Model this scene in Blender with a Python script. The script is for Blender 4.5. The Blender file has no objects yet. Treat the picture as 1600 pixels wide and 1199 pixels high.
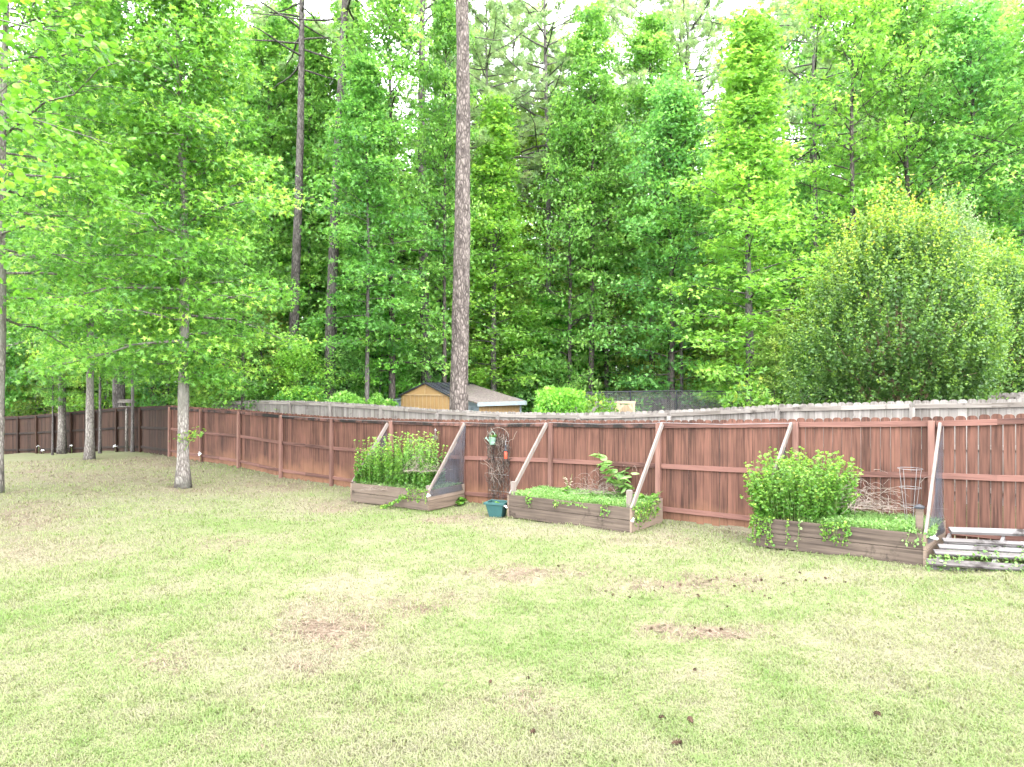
import bpy, math, random
import numpy as np
from mathutils import Vector
R = math.radians
F = 1066.7                      # focal length in photo pixels (1600 wide)
HAZE = .003
CH = 2.7                        # camera height
sc = bpy.context.scene
col = sc.collection

# ---------------------------------------------------------------- camera, sky, sun, exposure
cam = bpy.data.cameras.new("camera"); camo = bpy.data.objects.new("camera", cam); col.objects.link(camo)
camo.location = (0, 0, CH); camo.rotation_euler = (R(90), 0, 0)
cam.sensor_width = 36; cam.lens = 24; cam.clip_start = 0.1; cam.clip_end = 2000
sc.camera = camo
SUN_EL, SUN_AZ = 58, 150        # azimuth clockwise from +Y: behind the camera, to the right
w = bpy.data.worlds.new("World"); sc.world = w; w.use_nodes = True
nt = w.node_tree; nt.nodes.clear()
sky = nt.nodes.new('ShaderNodeTexSky'); sky.sky_type = 'NISHITA'; sky.sun_disc = False
sky.sun_elevation = R(SUN_EL); sky.sun_rotation = R(SUN_AZ); sky.dust_density = 4; sky.air_density = 1.0
mx = nt.nodes.new('ShaderNodeMix'); mx.data_type = 'RGBA'; mx.inputs[0].default_value = 0.88
mx.inputs[7].default_value = (7.6, 7.75, 8.1, 1)
nt.links.new(sky.outputs[0], mx.inputs[6])
bg = nt.nodes.new('ShaderNodeBackground'); bg.inputs[1].default_value = 0.14
wo = nt.nodes.new('ShaderNodeOutputWorld')
nt.links.new(mx.outputs[2], bg.inputs[0]); nt.links.new(bg.outputs[0], wo.inputs[0])
sl = bpy.data.lights.new("sun", 'SUN'); sl.energy = 1.5; sl.angle = R(14); sl.color = (1, .97, .92)
so = bpy.data.objects.new("sun", sl); col.objects.link(so)
az = R(SUN_AZ); el = R(SUN_EL)
sdir = Vector((math.sin(az)*math.cos(el), math.cos(az)*math.cos(el), math.sin(el)))
so.rotation_euler = sdir.to_track_quat('Z', 'Y').to_euler(); so.location = (10, -10, 30)
sc.view_settings.view_transform = 'Standard'; sc.view_settings.look = 'None'
sc.view_settings.exposure = 3.2; sc.view_settings.gamma = 1
cy = sc.cycles
cy.max_bounces = 10; cy.diffuse_bounces = 6; cy.glossy_bounces = 1; cy.transmission_bounces = 8
cy.transparent_max_bounces = 8; cy.caustics_reflective = False; cy.caustics_refractive = False

# ---------------------------------------------------------------- helpers
rng = np.random.default_rng(7)
def P(px, py, d): return np.array([(px-800)*d/F, d, CH-(py-599.5)*d/F])
def vh(ix, iy, s):
    h = (ix.astype(np.int64)*374761393 + iy.astype(np.int64)*668265263 + s*1442695) & 0x7fffffff
    h = (h ^ (h >> 13)) * 1274126177 & 0x7fffffff
    return ((h ^ (h >> 16)) & 0xffff)/65535.0
def vnoise(x, y, s=0):
    x = np.asarray(x, float); y = np.asarray(y, float)
    ix = np.floor(x); iy = np.floor(y); fx = x-ix; fy = y-iy
    fx = fx*fx*(3-2*fx); fy = fy*fy*(3-2*fy)
    a = vh(ix, iy, s); b = vh(ix+1, iy, s); c = vh(ix, iy+1, s); d = vh(ix+1, iy+1, s)
    return (a*(1-fx)+b*fx)*(1-fy)+(c*(1-fx)+d*fx)*fy
def fbm(x, y, s=0, o=4):
    t = 0; amp = .5; tot = 0
    for k in range(o):
        t = t+amp*vnoise(x*2**k, y*2**k, s+k*17); tot += amp; amp *= .55
    return t/tot

class MB:
    def __init__(s): s.v = []; s.t = []; s.F = {}; s.n = 0
    def add(s, V, Fs, rnd=0.0):
        V = np.asarray(V, float).reshape(-1, 3)
        s.v.append(V); s.t.append(np.broadcast_to(np.asarray(rnd, float), (len(V),)).copy())
        if isinstance(Fs, np.ndarray): s.F.setdefault(Fs.shape[1], []).append(Fs+s.n)
        else:
            for f in Fs: s.F.setdefault(len(f), []).append(np.array([f])+s.n)
        s.n += len(V)
    def build(s, name, mat, parent=None, smooth=False, root=None):
        me = bpy.data.meshes.new(name)
        V = np.concatenate(s.v)
        r = root or parent
        if r is not None: V = V-np.array(origin(r))
        me.vertices.add(len(V)); me.vertices.foreach_set('co', V.astype(np.float32).ravel())
        loops = []; tot = []
        for k, L in s.F.items():
            A = np.concatenate(L); loops.append(A.ravel()); tot.append(np.full(len(A), k))
        loops = np.concatenate(loops).astype(np.int32); tot = np.concatenate(tot).astype(np.int32)
        me.loops.add(len(loops)); me.loops.foreach_set('vertex_index', loops)
        me.polygons.add(len(tot)); me.polygons.foreach_set('loop_start', np.concatenate([[0], np.cumsum(tot)[:-1]]).astype(np.int32))
        me.polygons.foreach_set('use_smooth', np.full(len(tot), bool(smooth)))
        at = me.attributes.new('tint', 'FLOAT', 'POINT'); at.data.foreach_set('value', np.concatenate(s.t).astype(np.float32))
        me.update(calc_edges=True); me.validate()
        me.materials.append(mat)
        o = bpy.data.objects.new(name, me); col.objects.link(o)
        if parent is not None: o.parent = parent
        return o
def origin(o):
    v = Vector((0, 0, 0))
    while o is not None: v = v+o.location; o = o.parent
    return v
def tag(o, label, cat=None, group=None, kind=None):
    if label: o['label'] = label
    if cat: o['category'] = cat
    if group: o['group'] = group
    if kind: o['kind'] = kind
    return o
def thing(name, label, cat, loc=(0, 0, 0), group=None):
    o = bpy.data.objects.new(name, None); col.objects.link(o); o.location = [float(c) for c in loc]
    o.empty_display_size = .2
    return tag(o, label, cat, group)
def dup(root, loc, rz=0, s=1, label=None, group=None, tilt=(0, 0), sz=None, color=None):
    r = root.copy(); col.objects.link(r); r.location = loc; r.rotation_euler = (tilt[0], tilt[1], rz)
    r.scale = (s, s, sz if sz else s)
    if label: r['label'] = label
    if group: r['group'] = group
    elif 'group' in r: del r['group']
    for ch in list(root.children):
        c = ch.copy(); col.objects.link(c); c.parent = r
        if color and ch.name.startswith(('crown', 'foliage')): c.color = color
        for g in ch.children:
            d = g.copy(); col.objects.link(d); d.parent = c
    return r
def unit(v): v = np.asarray(v, float); return v/np.linalg.norm(v)
BOXF = [[0, 3, 2, 1], [4, 5, 6, 7], [0, 1, 5, 4], [1, 2, 6, 5], [2, 3, 7, 6], [3, 0, 4, 7]]
def beam(mb, p0, p1, a, b, rnd=0.0, bev=.12):
    """beam from p0 to p1, half-size vectors a and b, slightly bevelled long edges"""
    p0 = np.asarray(p0, float); p1 = np.asarray(p1, float); a = np.asarray(a, float); b = np.asarray(b, float)
    k = 1-bev; sec = [(-1, -k), (-k, -1), (k, -1), (1, -k), (1, k), (k, 1), (-k, 1), (-1, k)]
    la, lb = np.linalg.norm(a), np.linalg.norm(b); m = min(la, lb)*bev
    ka = 1-m/la; kb = 1-m/lb
    sec = [(-1, -kb), (-ka, -1), (ka, -1), (1, -kb), (1, kb), (ka, 1), (-ka, 1), (-1, kb)]
    V = [p0+x*a+y*b for x, y in sec]+[p1+x*a+y*b for x, y in sec]
    Fs = [[i, (i+1) % 8, 8+(i+1) % 8, 8+i] for i in range(8)]+[[7, 6, 5, 4, 3, 2, 1, 0], [8, 9, 10, 11, 12, 13, 14, 15]]
    mb.add(V, Fs, rnd)
def tube(mb, path, rad, sides=6, rnd=0.0, caps=True, wob=0.0, seed=0):
    path = np.asarray(path, float); n = len(path); rad = np.broadcast_to(np.asarray(rad, float), (n,))
    t = np.gradient(path, axis=0); t /= np.linalg.norm(t, axis=1)[:, None]+1e-9
    ref = np.array([0, 0, 1.]) if abs(t[:, 2]).mean() < .8 else np.array([1., 0, 0])
    a = np.cross(t, ref); a /= np.linalg.norm(a, axis=1)[:, None]+1e-9; b = np.cross(t, a)
    th = np.arange(sides)*2*math.pi/sides
    rr = rad[:, None]*np.ones(sides)
    if wob: rr = rr*(1+wob*(vnoise(th[None, :]*1.6+seed, np.linalg.norm(path-path[0], axis=1)[:, None]*2.0, seed)-.5)*2)
    V = path[:, None, :]+rr[..., None]*(np.cos(th)[None, :, None]*a[:, None, :]+np.sin(th)[None, :, None]*b[:, None, :])
    i = np.arange(n-1)[:, None]*sides; j = np.arange(sides)[None, :]; j2 = (j+1) % sides
    Q = np.stack([i+j, i+j2, i+sides+j2, i+sides+j], -1).reshape(-1, 4)
    mb.add(V.reshape(-1, 3), Q, rnd)
    if caps:
        mb.F.setdefault(sides, []).append(np.array([[mb.n-n*sides+k for k in range(sides)][::-1]]))
        mb.F.setdefault(sides, []).append(np.array([[mb.n-sides+k for k in range(sides)]]))

# leaf templates (x = tip direction, y = side, z = normal)
def star_template():
    V = [(0.35, 0, .06)]; ang = [(-125, .62), (-92, .3), (-62, .85), (-33, .36), (0, 1.0), (33, .36), (62, .85), (92, .3), (125, .62), (180, .12)]
    for a, r in ang: V.append((.35+r*.62*math.cos(R(a)), r*.62*math.sin(R(a)), -.10*r))
    n = len(ang); return np.array(V), np.array([[0, 1+i, 1+(i+1) % n] for i in range(n)])
def broad_template():
    V = [(0.5, 0, .05), (0, 0, 0), (.18, -.4, -.06), (.55, -.46, -.07), (.85, -.26, -.1), (1.05, 0, -.14), (.85, .26, -.1), (.55, .46, -.07), (.18, .4, -.06)]
    return np.array(V), np.array([[0, 1+i, 1+(i+1) % 8] for i in range(8)])
def diamond_template():
    V = [(0, 0, 0), (.45, -.42, .1), (1, 0, -.08), (.45, .42, .1)]
    return np.array(V, float), np.array([[0, 1, 2], [0, 2, 3]])
def trio_template():
    V = [(0, 0, 0), (.5, -.18, .03), (1, 0, -.1), (.5, .18, .03),
         (.35, -.62, -.05), (.35, .62, -.05)]
    return np.array(V, float), np.array([[0, 1, 2], [0, 2, 3], [0, 4, 1], [0, 3, 5]])
def slim_template():
    V = [(0, 0, 0), (.4, -.26, .06), (1, 0, -.1), (.4, .26, .06)]
    return np.array(V, float), np.array([[0, 1, 2], [0, 2, 3]])
STAR, BROAD, DIAM, TRIO, SLIM = star_template(), broad_template(), diamond_template(), trio_template(), slim_template()
def leaves(mb, Pp, tip, size, tint, tem, up=.9, rr=.65, g=rng):
    N = len(Pp); n = g.normal(size=(N, 3))*rr+np.array([0, 0, up]); n /= np.linalg.norm(n, axis=1)[:, None]
    t = tip-(tip*n).sum(1)[:, None]*n; t /= np.linalg.norm(t, axis=1)[:, None]+1e-9
    b = np.cross(n, t); T, Fa = tem
    s = np.broadcast_to(np.asarray(size, float), (N,))[:, None, None]
    V = Pp[:, None, :]+s*(T[None, :, 0:1]*t[:, None]+T[None, :, 1:2]*b[:, None]+T[None, :, 2:3]*n[:, None])
    k = len(T); Fs = (Fa[None]+(np.arange(N)*k)[:, None, None]).reshape(-1, 3)
    mb.add(V.reshape(-1, 3), Fs, np.repeat(np.broadcast_to(tint, (N,)), k))

# ---------------------------------------------------------------- materials
def newmat(name):
    m = bpy.data.materials.new(name); m.use_nodes = True; n = m.node_tree; n.nodes.clear()
    out = n.nodes.new('ShaderNodeOutputMaterial'); return m, n, out
def N(n, t, **kw):
    x = n.nodes.new(t)
    for k, v in kw.items(): setattr(x, k, v)
    return x
def ramp(n, stops):
    r = n.nodes.new('ShaderNodeValToRGB'); e = r.color_ramp.elements
    while len(e) < len(stops): e.new(.5)
    for q, (p, c) in zip(e, stops): q.position = p; q.color = (*c, 1)
    return r
def mat_leaf(name, stops, trans=.45, rough=.38, spec=.5, objcol=True, tgain=1.25):
    m, n, out = newmat(name); L = n.links
    at = N(n, 'ShaderNodeAttribute', attribute_name='tint'); rp = ramp(n, stops); L.new(at.outputs['Fac'], rp.inputs[0])
    c = rp.outputs[0]
    if objcol:
        oi = N(n, 'ShaderNodeObjectInfo'); mu = N(n, 'ShaderNodeMix', data_type='RGBA', blend_type='MULTIPLY'); mu.inputs[0].default_value = 1
        L.new(c, mu.inputs[6]); L.new(oi.outputs['Color'], mu.inputs[7]); c = mu.outputs[2]
    p = N(n, 'ShaderNodeBsdfPrincipled'); p.inputs['Roughness'].default_value = rough; p.inputs['Specular IOR Level'].default_value = spec
    L.new(c, p.inputs['Base Color'])
    t = N(n, 'ShaderNodeBsdfTranslucent'); g = N(n, 'ShaderNodeMix', data_type='RGBA', blend_type='MULTIPLY'); g.inputs[0].default_value = 1
    g.inputs[7].default_value = (tgain*1.2, tgain*1.15, tgain*.8, 1); L.new(c, g.inputs[6]); L.new(g.outputs[2], t.inputs[0])
    ms = N(n, 'ShaderNodeMixShader'); ms.inputs[0].default_value = trans
    L.new(p.outputs[0], ms.inputs[1]); L.new(t.outputs[0], ms.inputs[2]); L.new(ms.outputs[0], out.inputs[0]); return m
def mat_bark(name, dark, light, sc_=6, zs=.25, bump=.6, moss=None):
    m, n, out = newmat(name); L = n.links
    tc = N(n, 'ShaderNodeTexCoord'); mp = N(n, 'ShaderNodeMapping'); mp.inputs['Scale'].default_value = (sc_, sc_, sc_*zs)
    L.new(tc.outputs['Object'], mp.inputs[0])
    nz = N(n, 'ShaderNodeTexNoise'); nz.inputs['Scale'].default_value = 1.2; nz.inputs['Detail'].default_value = 5; L.new(mp.outputs[0], nz.inputs[0])
    ad = N(n, 'ShaderNodeMix', data_type='RGBA', blend_type='LINEAR_LIGHT'); ad.inputs[0].default_value = .35
    L.new(mp.outputs[0], ad.inputs[6]); L.new(nz.outputs['Color'], ad.inputs[7])
    vo = N(n, 'ShaderNodeTexVoronoi', feature='DISTANCE_TO_EDGE'); vo.inputs['Scale'].default_value = 2.2; L.new(ad.outputs[2], vo.inputs[0])
    ma = N(n, 'ShaderNodeMath', operation='MULTIPLY_ADD'); L.new(vo.outputs[0], ma.inputs[0]); ma.inputs[1].default_value = 1.5; L.new(nz.outputs[0], ma.inputs[2])
    rp = ramp(n, [(.42, dark), (.75, tuple((a+b)/2 for a, b in zip(dark, light))), (1.0, light)]); L.new(ma.outputs[0], rp.inputs[0])
    c = rp.outputs[0]
    if moss:
        n2 = N(n, 'ShaderNodeTexNoise'); n2.inputs['Scale'].default_value = .9; n2.inputs['Detail'].default_value = 3; L.new(tc.outputs['Object'], n2.inputs[0])
        r2 = ramp(n, [(.48, (0, 0, 0)), (.62, (1, 1, 1))]); L.new(n2.outputs[0], r2.inputs[0])
        mm = N(n, 'ShaderNodeMix', data_type='RGBA'); L.new(r2.outputs[0], mm.inputs[0]); L.new(c, mm.inputs[6]); mm.inputs[7].default_value = (*moss, 1); c = mm.outputs[2]
    p = N(n, 'ShaderNodeBsdfPrincipled'); p.inputs['Roughness'].default_value = .9; p.inputs['Specular IOR Level'].default_value = .15
    bp = N(n, 'ShaderNodeBump'); bp.inputs['Strength'].default_value = bump; bp.inputs['Distance'].default_value = .04
    L.new(ma.outputs[0], bp.inputs['Height']); L.new(bp.outputs[0], p.inputs['Normal']); L.new(c, p.inputs['Base Color']); L.new(p.outputs[0], out.inputs[0]); return m
def mat_wood(name, c1, c2, vertical=True, ang=0, gs=26, mold=0.0, rough=.8, stain=None, var=.42, mud=None):
    """grain runs along z when vertical, else along the horizontal direction at angle ang; tint varies board by board"""
    m, n, out = newmat(name); L = n.links
    tc = N(n, 'ShaderNodeTexCoord'); rot = N(n, 'ShaderNodeMapping'); rot.inputs['Rotation'].default_value = (0, 0, -ang); L.new(tc.outputs['Object'], rot.inputs[0])
    mp = N(n, 'ShaderNodeMapping'); mp.inputs['Scale'].default_value = (gs, gs, gs*.045) if vertical else (gs*.045, gs, gs); L.new(rot.outputs[0], mp.inputs[0])
    at = N(n, 'ShaderNodeAttribute', attribute_name='tint')
    va = N(n, 'ShaderNodeVectorMath', operation='ADD'); mul = N(n, 'ShaderNodeMath', operation='MULTIPLY'); mul.inputs[1].default_value = 37
    L.new(at.outputs['Fac'], mul.inputs[0]); L.new(mp.outputs[0], va.inputs[0]); L.new(mul.outputs[0], va.inputs[1])
    nz = N(n, 'ShaderNodeTexNoise'); nz.inputs['Scale'].default_value = 1; nz.inputs['Detail'].default_value = 6; nz.inputs['Distortion'].default_value = .4; L.new(va.outputs[0], nz.inputs[0])
    n2 = N(n, 'ShaderNodeTexNoise'); n2.inputs['Scale'].default_value = 1.7; n2.inputs['Detail'].default_value = 4; L.new(tc.outputs['Object'], n2.inputs[0])
    a1 = N(n, 'ShaderNodeMath', operation='MULTIPLY_ADD'); L.new(at.outputs['Fac'], a1.inputs[0]); a1.inputs[1].default_value = var; L.new(nz.outputs[0], a1.inputs[2])
    a2 = N(n, 'ShaderNodeMath', operation='MULTIPLY_ADD'); L.new(n2.outputs[0], a2.inputs[0]); a2.inputs[1].default_value = .4; L.new(a1.outputs[0], a2.inputs[2])
    a3 = N(n, 'ShaderNodeMath', operation='MULTIPLY'); a3.inputs[1].default_value = .8; L.new(a2.outputs[0], a3.inputs[0]); rp = ramp(n, [(.46, c1), (.88, c2)]); L.new(a3.outputs[0], rp.inputs[0]); c = rp.outputs[0]
    if mold:
        n3 = N(n, 'ShaderNodeTexNoise'); n3.inputs['Scale'].default_value = 2.2; n3.inputs['Detail'].default_value = 7; n3.inputs['Roughness'].default_value = .7; L.new(tc.outputs['Object'], n3.inputs[0])
        r3 = ramp(n, [(.62-mold*.25, (0, 0, 0)), (.72-mold*.2, (1, 1, 1))]); L.new(n3.outputs[0], r3.inputs[0])
        mm = N(n, 'ShaderNodeMix', data_type='RGBA'); L.new(r3.outputs[0], mm.inputs[0]); L.new(c, mm.inputs[6]); mm.inputs[7].default_value = (*(stain or (.02, .017, .014)), 1); c = mm.outputs[2]
    if mud:
        sx_ = N(n, 'ShaderNodeSeparateXYZ'); L.new(tc.outputs['Object'], sx_.inputs[0]); m4 = N(n, 'ShaderNodeMath', operation='MULTIPLY_ADD'); L.new(n2.outputs[0], m4.inputs[0]); m4.inputs[1].default_value = -.9; L.new(sx_.outputs[2], m4.inputs[2])
        mr_ = N(n, 'ShaderNodeMapRange'); mr_.inputs[1].default_value = -.45; mr_.inputs[2].default_value = .05; mr_.inputs[3].default_value = .75; mr_.inputs[4].default_value = 0; L.new(m4.outputs[0], mr_.inputs[0])
        mm = N(n, 'ShaderNodeMix', data_type='RGBA'); L.new(mr_.outputs[0], mm.inputs[0]); L.new(c, mm.inputs[6]); mm.inputs[7].default_value = (*mud, 1); c = mm.outputs[2]
    p = N(n, 'ShaderNodeBsdfPrincipled'); p.inputs['Roughness'].default_value = rough; p.inputs['Specular IOR Level'].default_value = .25
    bp = N(n, 'ShaderNodeBump'); bp.inputs['Strength'].default_value = .35; bp.inputs['Distance'].default_value = .01
    L.new(nz.outputs[0], bp.inputs['Height']); L.new(bp.outputs[0], p.inputs['Normal']); L.new(c, p.inputs['Base Color']); L.new(p.outputs[0], out.inputs[0]); return m
def mat_plain(name, c, rough=.6, metal=0, var=.12, scale=8):
    m, n, out = newmat(name); L = n.links
    tc = N(n, 'ShaderNodeTexCoord'); nz = N(n, 'ShaderNodeTexNoise'); nz.inputs['Scale'].default_value = scale; nz.inputs['Detail'].default_value = 5; L.new(tc.outputs['Object'], nz.inputs[0])
    rp = ramp(n, [(.3, tuple(x*(1-var) for x in c)), (.7, tuple(min(1, x*(1+var)) for x in c))]); L.new(nz.outputs[0], rp.inputs[0])
    p = N(n, 'ShaderNodeBsdfPrincipled'); p.inputs['Roughness'].default_value = rough; p.inputs['Metallic'].default_value = metal; p.inputs['Specular IOR Level'].default_value = .35
    L.new(rp.outputs[0], p.inputs['Base Color']); L.new(p.outputs[0], out.inputs[0]); return m
def mat_screen(name, c, alpha):
    m, n, out = newmat(name); L = n.links
    tc = N(n, 'ShaderNodeTexCoord'); nz = N(n, 'ShaderNodeTexNoise'); nz.inputs['Scale'].default_value = 3; L.new(tc.outputs['Object'], nz.inputs[0])
    mr = N(n, 'ShaderNodeMapRange'); mr.inputs[1].default_value = .3; mr.inputs[2].default_value = .7; mr.inputs[3].default_value = alpha-.12; mr.inputs[4].default_value = alpha+.12; L.new(nz.outputs[0], mr.inputs[0])
    d = N(n, 'ShaderNodeBsdfDiffuse'); d.inputs[0].default_value = (*c, 1); t = N(n, 'ShaderNodeBsdfTransparent')
    ms = N(n, 'ShaderNodeMixShader'); L.new(mr.outputs[0], ms.inputs[0]); L.new(t.outputs[0], ms.inputs[1]); L.new(d.outputs[0], ms.inputs[2]); L.new(ms.outputs[0], out.inputs[0]); return m

FA = math.atan2(-.6, .8)        # direction of the fence line
M = {}
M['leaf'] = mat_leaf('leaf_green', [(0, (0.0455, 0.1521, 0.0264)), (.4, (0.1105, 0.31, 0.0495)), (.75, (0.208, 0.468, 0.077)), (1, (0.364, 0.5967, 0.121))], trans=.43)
M['leaf_far'] = mat_leaf('leaf_woodland', [(0, (0.0702, 0.212, 0.05)), (.45, (0.1458, 0.3551, 0.075)), (.8, (0.2376, 0.4982, 0.11)), (1, (0.3348, 0.5936, 0.15))], trans=.45, rough=.38, spec=.5)
M['needle'] = mat_leaf('pine_needles', [(0, (0.2138, 0.3742, 0.196)), (.6, (0.3564, 0.5346, 0.2851)), (1, (0.5346, 0.6772, 0.3564))], trans=.35)
M['crape'] = mat_leaf('crape_leaf', [(0, (0.05203, 0.1329, 0.0387)), (.4, (0.1135, 0.2303, 0.0473)), (.7, (0.2365, 0.3809, 0.0473)), (.95, (0.3973, 0.4429, 0.0602)), (1, (0.4257, 0.3189, 0.0688))], trans=.42)
M['cream'] = mat_leaf('cream_leaf', [(0, (.1, .22, .06)), (.5, (.3, .42, .18)), (1, (.6, .62, .42))], trans=.3)
M['mint'] = mat_leaf('mint_leaf', [(0, (0.0544, 0.1632, 0.0204)), (.5, (0.1156, 0.2856, 0.034)), (.85, (0.2176, 0.3944, 0.0544)), (1, (0.34, 0.4216, 0.068))], trans=.4)
M['weed'] = mat_leaf('weed_leaf', [(0, (0.0884, 0.221, 0.0442)), (.6, (0.221, 0.3978, 0.1061)), (1, (0.3713, 0.5304, 0.221))], trans=.4)
M['straw'] = mat_leaf('dry_stem', [(0, (.25, .18, .12)), (1, (.55, .46, .36))], trans=.15, tgain=1)
M['stem'] = mat_plain('green_stem', (.16, .25, .06))
M['bark_gum'] = mat_bark('bark_pale', (0.1048, 0.0887, 0.07661), (0.3387, 0.3065, 0.2741), sc_=9, zs=.35, bump=.5, moss=(0.2258, 0.2177, 0.1855))
M['bark_dark'] = mat_bark('bark_dark', (.04, .034, .03), (.17, .145, .125), sc_=7, zs=.3, bump=.7)
M['bark_pine'] = mat_bark('bark_pine', (0.056, 0.04592, 0.04032), (0.224, 0.1882, 0.1646), sc_=5.5, zs=.42, bump=1.0)
M['bark_mid'] = mat_bark('bark_mid', (.055, .048, .044), (.2, .18, .165), sc_=7, zs=.3, bump=.7)
M['bark_grey'] = mat_bark('bark_grey', (0.08064, 0.06912, 0.06336), (0.2074, 0.1901, 0.1786), sc_=7, zs=.3, bump=.5)
M['red_v'] = mat_wood('stained_picket', (0.05054, 0.02462, 0.01717), (0.1798, 0.08413, 0.05819), True, FA, gs=32, mud=(0.2333, 0.118, 0.06678), var=.26)
M['red_h'] = mat_wood('stained_rail', (.06, .03, .023), (.2, .1, .078), False, FA, gs=30)
M['red_mold'] = mat_wood('stained_rail_mildewed', (.06, .03, .023), (.2, .1, .078), False, FA, gs=30, mold=.85)
M['red_post'] = mat_wood('stained_post', (.10, .052, .04), (.25, .135, .105), True, FA, gs=28)
M['dk_v'] = mat_wood('shaded_picket', (0.01655, 0.009952, 0.006738), (0.05512, 0.0291, 0.01886), True, FA)  # left stretch of the stained fence, shade painted in as near-black wood
M['dk_h'] = mat_wood('shaded_rail', (0.0098, 0.00735, 0.00588), (0.0343, 0.02352, 0.01764), False, FA)  # rails of that stretch, same shade in the colour
M['grey_v'] = mat_wood('grey_picket', (0.1152, 0.1008, 0.0864), (0.288, 0.2621, 0.2362), True, FA, gs=24, mold=.12, stain=(0.06912, 0.0576, 0.04896))
M['grey_h'] = mat_wood('grey_rail', (0.1152, 0.09792, 0.08064), (0.2765, 0.2477, 0.2189), False, FA, gs=24, mold=.2, stain=(0.05184, 0.0432, 0.03456))
M['bed_f'] = mat_wood('bed_board', (.05, .037, .028), (.155, .118, .09), False, FA, gs=24, mold=.1, stain=(.03, .022, .016))
M['bed_e'] = mat_wood('bed_end_board_lit', (.10, .072, .052), (.24, .18, .135), False, FA+math.pi/2, gs=24)  # lighter copy of the bed wood, side light painted into the colour
M['brace'] = mat_wood('brace_wood', (0.1244, 0.09744, 0.0788), (0.2322, 0.1949, 0.17), True, 0, gs=20)
M['pallet'] = mat_wood('silvered_wood', (0.09163, 0.07942, 0.07333), (0.2017, 0.1894, 0.1833), False, -R(13.6), gs=26, mold=.25, stain=(0.03666, 0.03055, 0.0275))
M['soil'] = mat_plain('soil', (.09, .06, .04), .95, var=.5, scale=20)
M['screen'] = mat_screen('screen_mesh', (.13, .14, .165), .52)
M['twig'] = mat_plain('dead_twig', (0.2419, 0.1958, 0.1613), .8, var=.3)
M['vine'] = mat_plain('dark_vine', (.1, .075, .06), .9, var=.5)
M['wire'] = mat_plain('galvanised_wire', (0.336, 0.336, 0.336), .5, .3)
M['black'] = mat_plain('black_metal', (.03, .032, .036), .45)
M['white'] = mat_plain('white_cloth', (.8, .8, .8), .7)
M['teal'] = mat_plain('green_plastic', (0.03456, 0.09792, 0.09216), .45, var=.08)
M['can'] = mat_plain('pale_green_tin', (0.2419, 0.3802, 0.288), .4, var=.08)
M['red'] = mat_plain('red_plastic', (.6, .07, .035), .35, var=.05)
M['tan'] = mat_plain('tan_metal', (0.36, 0.2232, 0.0936), .55, var=.06, scale=3)
M['tan2'] = mat_plain('tan_trim', (0.4176, 0.288, 0.144), .5, var=.05)
M['fascia'] = mat_plain('pale_blue_trim', (0.2592, 0.2995, 0.3168), .5, var=.08)
M['greysid'] = mat_plain('blue_grey_siding', (.22, .27, .29), .6)
M['roofm'] = mat_plain('dark_metal_roof', (0.06912, 0.072, 0.0864), .4, .2, var=.3, scale=3)
M['litter_roof'] = mat_plain('needle_litter_roof', (.155, .13, .115), .95, var=.55, scale=14)
M['cone'] = mat_plain('pine_cone', (0.08064, 0.04608, 0.0288), .9, var=.4, scale=60)
M['tanwood'] = mat_wood('tan_wood', (.28, .2, .12), (.5, .39, .26), True, 0)
M['flower'] = mat_plain('white_petals', (.85, .85, .85), .6)

# ---------------------------------------------------------------- ground
K = 21920.0
def fd(px): return K/(px+625)               # depth of the stained fence at a photo column
KG = 24630.0
def gd(px): return KG/(px+515)              # depth of the grey fence
ctrl = []
def cp(px, py, d): q = P(px, py, d); ctrl.append(q)
for px, py in ((267, 714), (316, 722), (375, 731), (441, 747), (520, 759)): cp(px, py, fd(px))
for a in ((221, 706, 27), (184, 706, 28.5), (113, 708, 30.5), (59, 709, 32), (0, 710, 33.5), (-60, 711, 35), (1177, 835, 12.16), (665, 800, 15.26), (547, 787, 16.7), (977, 834, 12.26), (795, 812, 13.76), (1440, 887, 9.55), (1190, 858, 10.74)): cp(*a)
for x, y, z in ((0, 4.5, .06), (-6, 5, .06), (6, 5, .12), (-8, 12, .0), (0, 9, .04), (-12, 18, .0), (6.5, 10.7, .25), (7.5, 9.5, .25), (9, 6, .2), (0, -5, .05), (-14, 4, 0), (14, 10, .45),
                (8, 13, .56), (5.3, 14.4, .42), (3, 16.3, .25), (-1.9, 20.3, .1), (-10, 26.9, .2), (0, 30, .3), (12, 22, .7), (20, 30, .9), (-10, 34, .1), (-22, 42, -.4), (0, 50, .5), (30, 50, 1), (-40, 40, -.6), (0, 90, 1.5), (-60, 80, .5), (60, 80, 1.8), (0, 200, 4), (-200, 200, 3), (200, 200, 4), (-200, 0, 0), (200, 0, 1), (0, -200, 0)): ctrl.append(np.array([x, y, z]))
ctrl = np.array(ctrl)
def G(x, y):
    x = np.asarray(x, float); y = np.asarray(y, float)
    d2 = (x[..., None]-ctrl[:, 0])**2+(y[..., None]-ctrl[:, 1])**2
    wt = 1/(d2+.8)**1.6
    return (wt*ctrl[:, 2]).sum(-1)/wt.sum(-1)
def L2(px, py): d = (CH-.05)*F/(py-599.5); return ((px-800)*d/F, d)
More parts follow.
